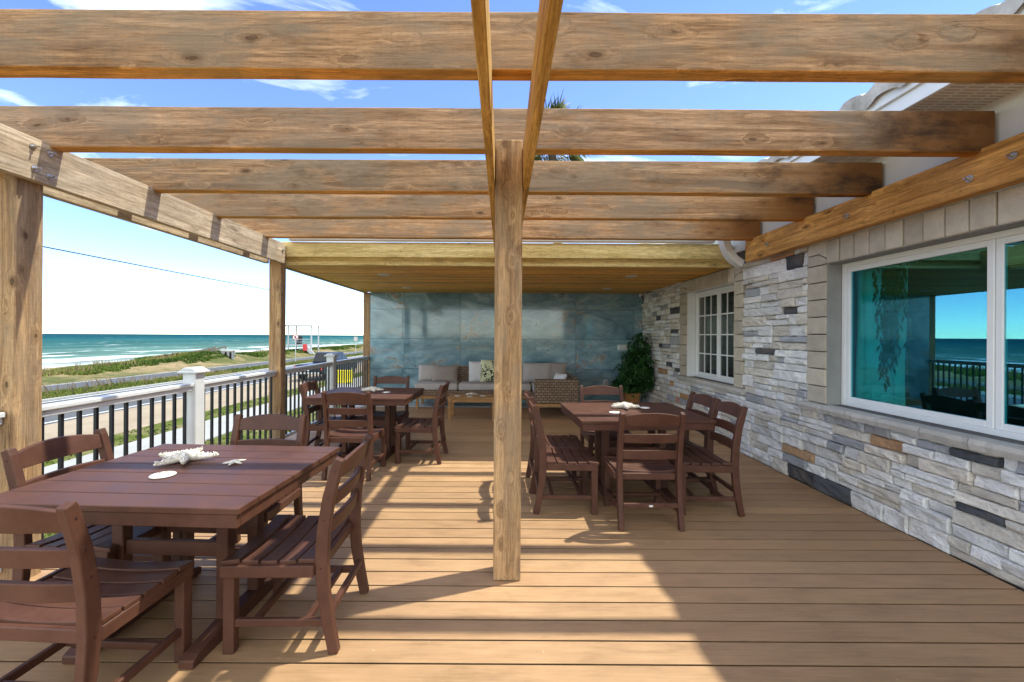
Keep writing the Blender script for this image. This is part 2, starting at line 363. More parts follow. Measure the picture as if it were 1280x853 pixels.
def ocean():
    t=NT('sea water',.6,.0)
    g=t.n.new('ShaderNodeTexCoord'); v=g.outputs['Object']; sep=t.n.new('ShaderNodeSeparateXYZ'); t.l.new(v,sep.inputs[0])
    x=t.math('MULTIPLY',sep.outputs[0],-1)    # distance out to sea
    dist=t.math('DIVIDE',x,900)
    sw=t.noise(t.scale(v,(.09,.012,1)),1,6,.62,.5); sw2=t.noise(t.scale(v,(.012,.0022,1)),1,5,.6)
    c=t.ramp(dist,[(.07,(.17,.21,.18)),(.13,(.09,.16,.14)),(.26,(.042,.12,.12)),(.6,(.016,.085,.10)),(1,(.014,.062,.085))])
    c=t.mix(c,t.ramp(sw,[(.35,.62),(.5,1.0),(.68,1.4)]),.9,'MULTIPLY'); c=t.mix(c,t.ramp(sw2,[(.35,.75),(.65,1.2)]),.8,'MULTIPLY')
    # breakers: white rows near the shore
    wob=t.math('MULTIPLY',t.math('SUBTRACT',t.noise(t.scale(v,(.02,.02,1)),1,5,.6),.5),60)
    xs=t.math('ADD',x,wob)
    rows=t.math('SINE',t.math('MULTIPLY',xs,.26))
    br=t.noise(t.scale(v,(.06,.028,1)),1,6,.66)
    near=t.ramp(t.math('DIVIDE',xs,400),[(.19,1),(.25,.78),(.33,.42),(.5,.2),(1,.0)])
    f=t.math('ADD',t.math('MULTIPLY',rows,.09),t.math('ADD',br,t.math('MULTIPLY',near,.27)))
    foam=t.ramp(f,[(.70,0),(.77,1)])
    caps=t.ramp(t.noise(t.scale(v,(.16,.05,1)),1,4,.7),[(.715,0),(.74,.8)])
    swash=t.ramp(t.math('DIVIDE',t.math('ADD',x,t.math('MULTIPLY',wob,.35)),100),[(.84,1),(1.0,0)])
    foam=t.math('MAXIMUM',t.math('MAXIMUM',foam,caps),t.math('MULTIPLY',swash,t.ramp(t.noise(t.scale(v,(.35,.08,1)),1,5,.7),[(.32,.25),(.52,1)])))
    t.base(t.mix(c,(.55,.58,.58),foam)); t.bump(sw,.6,1.2); return t.m
M['ocean']=ocean()

# ------------------------------------------------------------------ setting: deck
def struct(name,mb,mat,**k):
    o=mb.build(name,mat,**k); o['kind']='structure'; return o
d=MB(); y=1.847-.144*34
while y<8.36:
    tn=.5*rnd.uniform(.86,1.10); a_,b2_=y+.0052,y+.144-.0052; d.prism([(a_,0),(a_,-.0025),(a_+.016,-.004),(a_+.016,-.03),(b2_-.016,-.03),(b2_-.016,-.004),(b2_,-.0025),(b2_,0)],'x',-3.04,2.955,(tn,tn*rnd.uniform(.985,1.01),tn*rnd.uniform(.96,1.02))); y+=.144
YB=y
struct('deck',d,M['deck'])
s=MB(); s.box(-3.02,2.95,-3.04,YB,-1.5,-.045); struct('deck_base',s,M['underdeck'])
s=MB(); s.box(-2.95,2.96,YB+.005,8.945,-1.5,.012); struct('stone_threshold',s,M['slab'],bevel=.004)

# ------------------------------------------------------------------ tile wall at the back
tw=empty('tile_wall',(0,9,0),label='tall blue marble tile feature wall behind the wicker sofa',cat='wall')
b=MB(); b.box(-2.79,2.96,8.955,9.12,-1.5,2.5); b.build('backing',M['grout'],tw)
t_=MB(); zs=[.013,.11,.735,1.36,1.985,2.36]; 
xs0=-2.79
for j in range(len(zs)-1):
    x=xs0-(.35 if j%2 else 0.0)
    x=xs0
    edges=[xs0,xs0+.58,xs0+1.8,xs0+3.02,xs0+4.24,xs0+5.46,2.96]
    if j%2==0: edges=[xs0,xs0+1.22,xs0+2.44,xs0+3.66,xs0+4.88,2.96]
    edges=[xs0,xs0+.68,xs0+1.9,xs0+3.12,xs0+4.34,xs0+5.56,2.96] if j%2 else [xs0,xs0+.1+1.22-.6,xs0+1.9,xs0+3.12,xs0+4.34,2.96]
    for a,bb in zip(edges[:-1],edges[1:]):
        if bb-a<.1: continue
        c=(rnd.random(),rnd.random(),rnd.random())
        t_.box(a+.003,bb-.003,8.945,8.954,zs[j]+.003,zs[j+1]-.003,c)
t_.build('tiles',M['tile'],tw)
o_=empty('outlet_box',(2.53,8.944,1.19),label='white weatherproof outlet box on the blue tile wall above the potted plant',cat='outlet')
e=MB(); e.box(2.43,2.63,8.90,8.944,1.14,1.26); e.build('housing',M['white'],o_,bevel=.008)
e=MB(); e.box(2.445,2.615,8.892,8.90,1.155,1.245); e.build('cover',M['white'],o_,bevel=.003)
e=empty('wall_outlet',(2.18,8.944,.45),label='small white outlet low on the blue tile wall left of the plant',cat='outlet')
q=MB(); q.box(2.14,2.22,8.915,8.944,.40,.52); q.build('housing',M['white'],e,bevel=.006)
q=MB(); q.box(2.155,2.205,8.908,8.915,.42,.455); q.box(2.155,2.205,8.908,8.915,.465,.50); q.build('socket',M['fab_grey'],e,bevel=.002)
e=empty('security_camera',(2.9,8.90,2.27),label='tiny white security camera in the top corner of the tile wall',cat='camera')
q=MB(); q.lathe([(0,2.24),(.03,2.25),(.045,2.275),(.045,2.327),(0,2.328)],2.9,8.88,16); q.build('dome',M['white'],e,smooth=True)
q=MB(); q.tube([(2.9,8.835,2.262),(2.9,8.845,2.27)],.02,10); q.build('lens',M['baluster'],e)

# ------------------------------------------------------------------ pergola
pg=empty('pergola',(0,0,0),label='open cedar pergola of heavy rafters over the deck dining tables',cat='pergola')
RY=[.25,1.01,1.769,2.52,3.268,3.99,4.81]; ZB,ZT=2.54,2.784
for i,y in enumerate(RY):
    m=MB(); x0,x1=-3.35,2.925
    n=14
    # slightly uneven sawn edges
    rr=random.Random(100+i)
    vs=[];
    for k in range(n+1):
        x=x0+(x1-x0)*k/n; a=rr.uniform(-.0025,.0025); bq=rr.uniform(-.0025,.0025); cq=rr.uniform(-.002,.002)
        vs+= [(x,y+cq,ZB+a),(x,y+.08+cq,ZB+a+rr.uniform(-.002,.002)),(x,y+.08+cq,ZT+bq),(x,y+cq,ZT+bq)]
    fs=[(0,1,2,3),tuple(4*n+k for k in (3,2,1,0))]
    for k in range(n):
        for q in range(4):
            j=(q+1)%4; fs.append((4*k+q,4*(k+1)+q,4*(k+1)+j,4*k+j))
    k_=.5*[.95,1,1.03,.98,.90,1.06,1.1][i]; m.add(vs,fs,(k_,k_*[1,1,.98,1,1,.96,.95][i],k_*[1,1,.94,1.04,1,.92,.9][i])); m.c=[(.5*1.75,.5*1.42,.5*.72) if (fi>=2 and (fi-2)%4==0) else cc_ for fi,cc_ in enumerate(m.c)]; m.build('rafter',M['wood_x'],pg,bevel=.004)  # bottom faces: unweathered gold, with the deck's bounce light put into the colour
def girder(x0,x1,y0,y1,z0,z1,name,mat):
    m=MB(); m.box(x0,x1,y0,y1,z0,z1); return m.build(name,mat,pg,bevel=.004)
for (a,bq) in ((-2.75,-2.70),(-2.95,-2.90)): girder(a,bq,-1.5,5.26,2.31,2.557,'girder',M['wood_y'])
for (a,bq) in ((-.088,-.0495),(.1155,.154)):
    girder(a,bq,-1.5,2.46,2.30,2.535,'center_beam',M['center_beam']); girder(a,bq,2.464,5.385,2.30,2.535,'center_beam',M['center_beam'])
led=girder(2.84,2.93,-1.5,4.97,2.31,2.56,'ledger',M['ledger'])
for (x0,x1,y0,y1,zt) in ((-.047,.113,2.47,2.63,2.575),(-2.90,-2.75,2.39,2.54,2.557),(-2.90,-2.75,5.26,5.385,2.557)):
    m=MB(); m.box(x0,x1,y0,y1,-1.4 if x0<-1 else .002,zt); m.build('post',M['wood_z'],pg,bevel=.006)
# bolts with washers
def bolt(p,d,par,r=.02):
    m=MB(); p=Vector(p); d=Vector(d); m.tube([p,p+d*.006],r*1.3,16); m.tube([p+d*.006,p+d*.02],r*.75,6); m.tube([p+d*.02,p+d*.04],r*.4,8); return m.build('bolt',M['steel'],par)
for y in (1.7,2.36,2.58,3.5,4.55): bolt((2.84,y,2.43+.03*math.sin(y*9)),(-1,0,0),pg,.017)
for (y,z) in ((2.43,2.50),(2.44,2.38),(2.52,2.50),(2.52,2.36)): bolt((-2.70,y,z),(1,0,0),pg,.013)
for (y,z) in ((5.2,2.47),): bolt((-2.70,y,z),(1,0,0),pg,.015)

# ------------------------------------------------------------------ covered porch roof
pr=empty('porch_roof',(0,5.4,2.33),label='flat roof with yellow pine board ceiling over the wicker sofa area',cat='roof')
m=MB(); y=5.5
while y<8.94:
    y2=min(y+.14,8.94); k_=.5*rnd.uniform(.72,1.12); m.box(-2.90,2.95,y+.004,y2-.004,2.333,2.352,(k_,k_*rnd.uniform(.95,1),k_*.95)); m.box(-2.90,2.95,y2-.008,min(y2+.008,8.944),2.343,2.350,(.12,.10,.08)); y+=.14
m.build('ceiling',M['pine_ceiling'],pr,bevel=.003)
m=MB(); m.box(-2.895,2.90,5.39,5.44,2.42,2.61); m.build('header_beam',M['pine_header'],pr,bevel=.004)
m=MB(); m.box(-2.897,2.95,5.445,5.50,2.325,2.600); m.build('header_beam',M['pine_header'],pr,bevel=.004)
m=MB(); m.box(-2.95,-2.90,5.40,9.12,2.32,2.60); m.build('side_fascia',M['wood_y'],pr,bevel=.004)
m=MB(); m.box(-2.90,2.96,5.505,9.12,2.50,2.62); m.build('roof_deck',M['whitewood'],pr)
m=MB(); m.box(-2.945,-2.795,8.97,9.11,-1.4,2.33); m.build('post',M['wood_z'],pr,bevel=.005)
# gutter: open trough
m=MB(); prof=[(5.305,2.70),(5.31,2.655),(5.325,2.625),(5.345,2.616),(5.395,2.616),(5.395,2.70),(5.391,2.70),(5.391,2.62),(5.346,2.620),(5.328,2.629),(5.314,2.657),(5.310,2.70)]
m.prism(prof,'x',-2.69,2.66); m.build('gutter',M['white'],pr)
m=MB(); path=[]
for k in range(11):
    a=k/10*R(78); path.append((2.92-.27*math.cos(a),5.09,2.66-.36*math.sin(a)))
m.sweep(path,.12,.09,side=Vector((0,1,0)))
for k in range(1,10):
    p=path[k]; 
m.build('downspout',M['white'],pr,bevel=.01,segs=2)
for (lx,ly) in ((-1.76,6.3),(-1.82,8.04),(1.92,6.33),(1.97,7.99)):
    m=MB(); m.lathe([(.055,2.329),(.085,2.324),(.09,2.3325)],lx,ly,28); a=m.build('recessed_light',M['white'],pr,smooth=True)
    m=MB(); m.lathe([(0,2.330),(.055,2.330)],lx,ly,24); m.build('lens',M['lamp'],a)

# ------------------------------------------------------------------ railing
rl=empty('deck_railing',(-2.83,4,0),label='white topped deck railing with black balusters facing the road',cat='railing')
def rail_section(y0,y1):
    m=MB(); m.box(-2.872,-2.788,y0,y1,.955,.985); m.box(-2.855,-2.805,y0,y1,.915,.954); m.build('top_rail',M['rail_white'],rl,bevel=.006,segs=2)
    m=MB(); m.box(-2.855,-2.805,y0,y1,.085,.125); m.build('bottom_rail',M['rail_white'],rl,bevel=.004)
    n=max(1,int(round((y1-y0)/.113))); 
    for k in range(n):
        yy=y0+(k+.5)*(y1-y0)/n; q=MB(); q.box(-2.840,-2.820,yy-.010,yy+.010,.125,.915); q.build('baluster',M['baluster'],rl)
def rail_post(y):
    m=MB(); m.box(-2.895,-2.775,y,y+.12,-.02,1.075); a=m.build('railing_post',M['rail_white'],rl,bevel=.006)
    m=MB(); m.box(-2.925,-2.745,y-.03,y+.15,1.075,1.095); m.prism([(-2.915,1.095),(-2.755,1.095),(-2.80,1.125),(-2.87,1.125)],'y',y-.02,y+.14); m.build('cap',M['rail_white'],a,bevel=.005)
    m=MB(); m.box(-2.91,-2.76,y-.015,y+.135,-.002,.06); m.build('base_trim',M['rail_white'],a,bevel=.005)
rail_section(1.6,2.385); rail_section(2.545,3.84); rail_section(3.96,5.255); rail_section(5.39,6.98); rail_section(7.10,8.965)
for y in (1.47,3.84,6.98): rail_post(y)

# ------------------------------------------------------------------ house
hs=empty('house',(2.97,3,GZ),label='stone clad house with white framed windows on the right of the deck',cat='house')
XW=2.97
W1=(1.50,3.86,.82,2.10); W2=(5.40,6.78,.80,2.13)      # near window, far window
def subtract(r,e):
    (a,b,c,d_)=r; (p,q,u,v)=e
    if q<=a or p>=b or v<=c or u>=d_: return [r]
    out=[]
    if a<p: out.append((a,p,c,d_)); a=p
    if b>q: out.append((q,b,c,d_)); b=q
    if c<u: out.append((a,b,c,u))
    if d_>v: out.append((a,b,v,d_))
    return out
def rects(r,ex):
    rs=[r]
    for e in ex:
        n=[]
        for q in rs: n+=subtract(q,e)
        rs=n
    return rs
m=MB()
for r in rects((-3,12,GZ,2.9),[W1,W2]): m.box(3.0,3.19,r[0],r[1],r[2],r[3])
m.box(3.19,9,-3,-2.8,GZ,2.9); m.box(3.19,9,11.8,12,GZ,2.9); m.box(8.8,9,-2.8,11.8,GZ,2.9)
m.build('backing_wall',M['mortar'],hs)
m=MB(); m.box(2.955,2.999,-3,5.60,2.50,2.90); m.box(2.955,2.999,9.13,12,GZ,2.9); m.box(2.955,2.999,5.6,9.13,2.63,2.9); m.build('stucco_wall',M['stucco'],hs)
# interior
m=MB(); m.box(3.2,8.79,-2.79,11.79,-.02,0); m.box(3.2,8.79,4.5,4.6,0,2.85); m.box(5.6,5.7,-2.79,11.79,0,2.85); m.box(3.2,8.79,-2.79,11.79,2.6,2.7); m.build('interior',M['inside'],hs)
EX=[(W1[0]-.24,W1[1]+.24,.80,2.31),(W2[0]-.20,W2[1]+.27,.80,2.34)]
EXS=EX+[(W1[0]-.30,W1[1]+.30,.746,.80),(W2[0]-.24,W2[1]+.31,.726,.80)]
# ledge stones
st=MB(); sr=random.Random(21)
def stone_col(y):
    u=sr.random()
    warm=max(0,min(1,(y-5.2)/3.0))
    if u<.04: k=sr.uniform(.06,.10); return (k*.95,k,k*1.12)
    if u<.065: return (sr.uniform(.36,.46),sr.uniform(.22,.27),sr.uniform(.10,.15))
    if u<.16: k=sr.uniform(.28,.40); return (k*.97,k,k*1.06)
    if u<.45+.2*warm: k=sr.uniform(.46,.62); return (k*1.03,k*.96,k*.84)
    k=sr.uniform(.54,.74); return (k,k*.99,k*.965)
def stone(r):
    y0,y1,z0,z1=r
    if y1-y0<.03 or z1-z0<.018: return
    g=.0025; y0+=g;y1-=g;z0+=g;z1-=g
    c=stone_col((y0+y1)/2); pr_=sr.uniform(.0,.036); xf=XW-.004-pr_
    nu=max(2,int((y1-y0)/.06)); nv=max(2,int((z1-z0)/.035))
    rad=min(.009,(z1-z0)*.2)
    tl=sr.uniform(-.006,.006); tz=sr.uniform(-.006,.006)
    sk=[sr.uniform(-.004,.004) for _ in range(4)]
    def fn(u,v):
        yy=y0+(y1-y0)*u; zz=z0+(z1-z0)*v
        edge=0
        if u<=0 or u>=1 or v<=0 or v>=1: edge=1
        wob=noise.noise(Vector((yy*14,zz*22,c[0]*50)))*.013+noise.noise(Vector((yy*38,zz*60,3)))*.007
        x=xf+wob+tl*(u-.5)*2+tz*(v-.5)*2
        if edge:
            x=max(x,xf)+rad; zz+=noise.noise(Vector((yy*18,zz*9,c[0]*31)))*.0055; yy+=noise.noise(Vector((yy*9,zz*22,c[0]*17)))*.006
        return (min(x,XW+.026),yy,zz)
    # inset the first inner ring close to the border so that edges read as chipped
    us=[0,rad*1.1/(y1-y0)]+[k/nu for k in range(1,nu)]+[1-rad*1.1/(y1-y0),1]
    vz=[0,rad*1.1/(z1-z0)]+[k/nv for k in range(1,nv)]+[1-rad*1.1/(z1-z0),1]
    nU=len(us);nV=len(vz)
    vs=[fn(u,v) for v in vz for u in us]; fs=[]
    for j in range(nV-1):
        for i in range(nU-1):
            a=j*nU+i; fs.append((a,a+nU,a+nU+1,a+1))
    # sides back to the wall
    ring=[i for i in range(nU)]+[nU*(j+1)-1 for j in range(1,nV)]+[nU*(nV-1)+i for i in range(nU-2,-1,-1)]+[nU*j for j in range(nV-2,0,-1)]
    base=len(vs); vs+=[(XW+.031,vs[i][1],vs[i][2]) for i in ring]
    L=len(ring)
    for k in range(L): fs.append((ring[k],ring[(k+1)%L],base+(k+1)%L,base+k))
    st.add(vs,fs,c)
ZBreak=5.57
z=0.0; courses=[]
while z<2.33:
    h=sr.choice([.115,.14,.16,.18]); courses.append((z,min(z+h,2.34))); z+=h
for (z0,z1) in courses:
    y=-1.2-sr.random()*.3
    while y<8.94:
        L=sr.uniform(.35,.8); y1=min(y+L,8.944); hh=z1-z0; k=sr.random()
        cell=[]
        if (k<.3 and hh<.15) or hh<.07:
            a=y
            while a<y1-.01:
                b_=min(a+sr.uniform(.2,.42),y1); 
                if y1-b_<.1: b_=y1
                cell.append((a,b_,z0,z1)); a=b_
        else:
            n=2 if (k<.82 or hh<.15) else 3
            cuts=[0]+sorted([ (i+sr.uniform(-.18,.18))/n for i in range(1,n)])+[1]
            for i in range(n):
                a=y
                while a<y1-.01:
                    b_=min(a+sr.uniform(.14,.46),y1)
                    if y1-b_<.08: b_=y1
                    cell.append((a,b_,z0+hh*cuts[i],z0+hh*cuts[i+1])); a=b_
        for c in cell:
            for r in rects(c,EXS): 
                
                stone(r)
        y=y1
sw=st.build('stone_cladding',M['stone'],hs)
# window surrounds
def block(mb,y0,y1,z0,z1,xf,c,xb=3.0,clip=None):
    mb.prism([(xf,y0),(xb,y0),(xb,y1),(xf,y1)],'z',z0,z1,c)
def qc(k=1):
    b=sr.uniform(.40,.52)*k; return (b*1.05,b*.93,b*.74)
def surround(w,wq_near,wq_far,ztop,parent,xf=2.945):
    y0,y1,z0,z1=w; m=MB(); g=.004; ch=.05
    n=int(round((z1-z0)/.158)); hh=(z1-z0)/n
    for (a,b_) in ((y0-wq_near,y0),(y1,y1+wq_far)):
        for k in range(n):
            zz=z0+k*hh; block(m,a+g,b_-g*0,zz+g,zz+hh-g,xf+sr.uniform(-.004,.004),qc())
    # soldier course and clipped corner blocks
    n=int(round((y1-y0)/.15)); ww=(y1-y0)/n
    for k in range(n): a=y0+k*ww; block(m,a+g,a+ww-g,z1+g,ztop,xf+sr.uniform(-.004,.004),qc())
    for (a,b_,s_) in ((y0-wq_near,y0,-1),(y1,y1+wq_far,1)):
        yi=b_ if s_<0 else a; yo=a if s_<0 else b_
        d1=min(.10,(ztop-z1)*.5)
        # lower outer wedge + inner clipped block
        P=[(yi-s_*0,z1+g),(yo,z1+g),(yo,z1+d1*.9),(yi+s_*.09,z1+d1*1.9),(yi+s_*0.0,z1+d1*.9)]
        m.prism([(yi+s_*g,z1+g),(yo,z1+g),(yo,z1+d1),(yi+s_*.1,z1+d1),(yi+s_*g,z1+.045)] if s_>0 else [(yi-g,z1+g),(yi-g,z1+.045),(yi-.1,z1+d1),(yo,z1+d1),(yo,z1+g)],'x',xf,3.0,qc())
        m.prism([(yi+s_*g,z1+.055),(yi+s_*.1,z1+d1+.008),(yo,z1+d1+.008),(yo,ztop),(yi+s_*g,ztop)],'x',xf+.003,3.0,qc())
    m.build('window_surround',M['quoin'],parent,bevel=.007,segs=2)
def sill(w,parent,a,b_,xf=2.895):
    m=MB(); y=a; y0,y1,z0,z1=w
    while y<b_-.02:
        L=sr.uniform(.28,.42); e_=min(y+L,b_); 
        if b_-e_<.12: e_=b_
        c=sr.uniform(.42,.52); c=(c,c*.95,c*.86)
        nu=8; vs=[]
        for i in range(nu+1):
            yy=y+.003+(e_-y-.006)*i/nu; wv=noise.noise(Vector((yy*17,1,2)))*.009; wz=noise.noise(Vector((yy*19,5,2)))*.006
            vs+=[(3.085,yy,z0-.078),(xf+.012+wv,yy,z0-.078+wz),(xf+wv,yy,z0-.04+wz),(xf+.01+wv,yy,z0-.012+wz*.4),(xf+.04,yy,z0-.004),(3.085,yy,z0-.001)]
        fs=[tuple(range(5,-1,-1)),tuple(6*nu+k for k in range(6))]
        for i in range(nu):
            for k in range(6):
                j=(k+1)%6; fs.append((6*i+k,6*i+j,6*(i+1)+j,6*(i+1)+k))
        m.add(vs,fs,c); y=e_
    m.build('sill',M['quoin'],parent)
def window(w,mat,rv,two=True,grid=None,reveal_mat=None,lbl=None):
    y0,y1,z0,z1=w
    wn=MB(); X0,X1=3.085,3.15
    fw=.045
    def fr(mb,a,b_,c,d_,fw,x0,x1):
        mb.box(x0,x1,a,a+fw,c,d_); mb.box(x0,x1,b_-fw,b_,c,d_); mb.box(x0,x1,a+fw,b_-fw,c,c+fw); mb.box(x0,x1,a+fw,b_-fw,d_-fw,d_)
    fr(wn,y0+.002,y1-.002,z0+.002,z1-.002,.04,X0,X1)
    f=wn.build('window',M['white'],hs,bevel=.003)
    if lbl: f['label']=lbl
    ym=(y0+y1)/2
    sa=MB(); fr(sa,ym-.012,y1-.042,z0+.042,z1-.042,.042,3.092,3.125); sa.build('sash',M['white'],f,bevel=.004)
    sa=MB(); fr(sa,y0+.042,ym-.014,z0+.042,z1-.042,.042,3.098,3.13); sa.build('sash',M['white'],f,bevel=.004)
    for (a,b_) in ((ym+.03,y1-.084),(y0+.084,ym-.056)):
        p=MB(); p.box(3.108,3.113,a-.002,b_+.002,z0+.083,z1-.083); p.build('pane',mat,f)
        if grid:
            g=MB(); nc,nr=grid
            for k in range(1,nc): yy=a+(b_-a)*k/nc; g.box(3.100,3.107,yy-.009,yy+.009,z0+.084,z1-.084)
            for k in range(1,nr): zz=z0+.084+(z1-z0-.168)*k/nr; g.box(3.0985,3.1068,a,b_,zz-.009,zz+.009)
            g.build('muntins',M['white'],f)
    r=MB(); xr=2.956
    r.box(xr,3.084,y1-.001,y1+.012,z0,z1+.012); r.box(xr,3.084,y0-.012,y0+.001,z0,z1+.012); r.box(xr,3.084,y0,y1,z1-.0005,z1+.013)
    r.build('reveal',reveal_mat,f)
    return f
f1=window(W1,M['glass_teal'],None,reveal_mat=M['reveal'],lbl='large sliding window with teal reflective glass')
f2=window(W2,M['glass_clear'],None,grid=(3,4),reveal_mat=M['whitewood'],lbl='small window with white grid of panes')
surround(W1,.24,.24,2.306,f1); sill(W1,f1,W1[0]-.30,W1[1]+.30)
surround(W2,.20,.27,2.325,f2); sill(W2,f2,W2[0]-.24,W2[1]+.31,2.905)
m=MB(); m.box(2.96,3.0,W1[0]-.24,W1[1]+.24,2.306,2.50); m.build('stucco_wall',M['stucco'],hs)
# curtains
def curtain(y0,y1,x,mat,z0=.3,z1=2.2,amp=.03,per=.11):
    c=MB(); c.grid(lambda u,v:(x+amp*math.sin((y0+(y1-y0)*u)/per*2*math.pi+1.3*math.sin(u*9))*(.6+.4*(1-v)),y0+(y1-y0)*u+.01*math.sin(v*6+u*20),z0+(z1-z0)*v),90,6); c.build('curtain',mat,hs,smooth=True)
curtain(3.38,3.86,3.225,M['curtain'],.82,2.12,.018,.09); curtain(5.3,6.9,3.30,M['curtain2'])
# soffit, fascia, roof tiles
m=MB(); m.box(2.50,2.954,-3,12.2,2.862,2.872); m.build('soffit',M['soffit'],hs)
m=MB(); m.box(2.478,2.499,-3,12.2,2.845,3.02); m.box(2.455,2.477,-3,12.2,2.935,3.035); m.build('fascia',M['whitewood'],hs,bevel=.003)
m=MB()
sl=math.tan(R(20)); per=.26
def rf(u,v):
    x=2.42+4.2*v; y=-3+15.2*u; ph=(y/per)%1.0
    wv=.038*abs(math.sin(math.pi*ph))**.6 if ph<.62 else .038*abs(math.sin(math.pi*.62))**.6*(1-(ph-.62)/.38)-.012*math.sin((ph-.62)/.38*math.pi)
    step=.018*(1-((4.2*v/.38)%1.0))
    return (x,y,3.045+(x-2.42)*sl+wv+step)
m.grid(rf,58*14,33)
m.grid(lambda u,v:(rf(u,0)[0]+.004*v,rf(u,0)[1],rf(u,0)[2]-.10*v),58*14,1,flip=True)
m.build('roof',M['rooftile'],hs,smooth=True)
m=MB(); m.prism([(2.50,3.02),(6.6,3.02+4.1*sl-.02),(6.6,3.0+4.1*sl-.06),(2.9,3.0),(2.50,3.0)],'y',-2.98,12.18); m.build('roof_underlay',M['whitewood'],hs)
m=MB(); m.prism([(6.6,3.0+4.1*sl),(11.0,3.0),(11.0,2.95),(6.6,2.95+4.1*sl)],'y',-2.98,12.18); m.build('roof_slope',M['rooftile'],hs)

# ------------------------------------------------------------------ foliage helper
def leaf(mb,p,d,up,L,W,c,bend=.2):
    p=Vector(p); d=Vector(d).normalized(); s_=d.cross(Vector(up))
    if s_.length<.01: s_=d.cross(Vector((1,0,0)))
    s_.normalize(); n=s_.cross(d)
    a=p; b_=p+d*L*.45+s_*W*.5-n*L*bend*.1; c2=p+d*L-n*L*bend; e_=p+d*L*.45-s_*W*.5-n*L*bend*.1; mid=p+d*L*.5+n*L*.05
    mb.add([a,b_,c2,e_,mid],[(0,1,4),(1,2,4),(2,3,4),(3,0,4)],(c,c,c))
def rdir(r_):
    while True:
        v=Vector((r_.uniform(-1,1),r_.uniform(-1,1),r_.uniform(-1,1)))
        if .05<v.length<1: return v.normalized()
# hanging vine inside near window
hv=empty('hanging_plant',(3.26,3.46,2.05),label='trailing green vine hanging inside the large teal window',cat='plant')
m=MB(); pr_=random.Random(4)
for k in range(22):
    y=3.46+pr_.gauss(0,.06); x=3.17+pr_.gauss(0,.006); z=2.04; L=pr_.uniform(.25,1.0); zz=0
    while zz<L:
        leaf(m,(x,y,z-zz),(pr_.uniform(-.2,.2),pr_.uniform(-1,1),-1.2),(0,0,1),.08,.028,pr_.random()); zz+=.035; y+=pr_.uniform(-.012,.012)
m.build('foliage',M['grassblade'],hv)
m=MB(); m.lathe([(0,2.02),(.06,2.03),(.08,2.10),(.07,2.10)],3.30,3.46,16); m.build('pot',M['fab_white'],hv)
# potted plant in corner
pp=empty('potted_plant',(2.56,8.35,0),label='bushy dark green potted plant in the corner of the tile wall',cat='plant')
m=MB(); pr_=random.Random(5)
lobes=[((2.60,8.33,.72),(.38,.34,.34),1250),((2.50,8.33,.52),(.33,.30,.24),700),((2.72,8.35,.60),(.22,.28,.30),650),((2.66,8.36,1.02),(.27,.26,.22),560),((2.70,8.38,1.27),(.22,.2,.20),420),((2.78,8.4,1.45),(.08,.08,.06),45)]
cs=[]
for (c0,r0,n) in lobes:
    # each lobe breaks into twigs of leaves
    for t in range(n//9):
        u=rdir(pr_); q=Vector((c0[0]+u.x*r0[0]*pr_.uniform(.45,1.05),c0[1]+u.y*r0[1]*pr_.uniform(.45,1.05),c0[2]+u.z*r0[2]*pr_.uniform(.45,1.05)))
        cb=pr_.random()
        for k in range(9):
            w=rdir(pr_); w.z=w.z*.5-.35; leaf(m,q+rdir(pr_)*.05,w+u*.4,(0,0,1),pr_.uniform(.06,.11),pr_.uniform(.035,.055),min(1,max(0,cb*.7+pr_.uniform(-.1,.4))),.25)
m.build('foliage',M['leaf'],pp)
m=MB()
for k in range(6): m.tube([(2.56+.03*math.cos(k),8.35+.03*math.sin(k),.25),(2.58+.1*math.cos(k*1.1),8.35+.1*math.sin(k),.7),(2.66+.1*math.cos(k*2),8.36,1.15)],[.014,.01,.004],6)
m.build('stem',M['stem'],pp)
m=MB(); m.lathe([(0,.013),(.12,.013),(.13,.03),(.165,.30),(.175,.31),(.175,.335),(.155,.335),(.15,.29),(0,.285)],2.56,8.35,28); m.build('pot',M['terracotta'],pp,smooth=True)

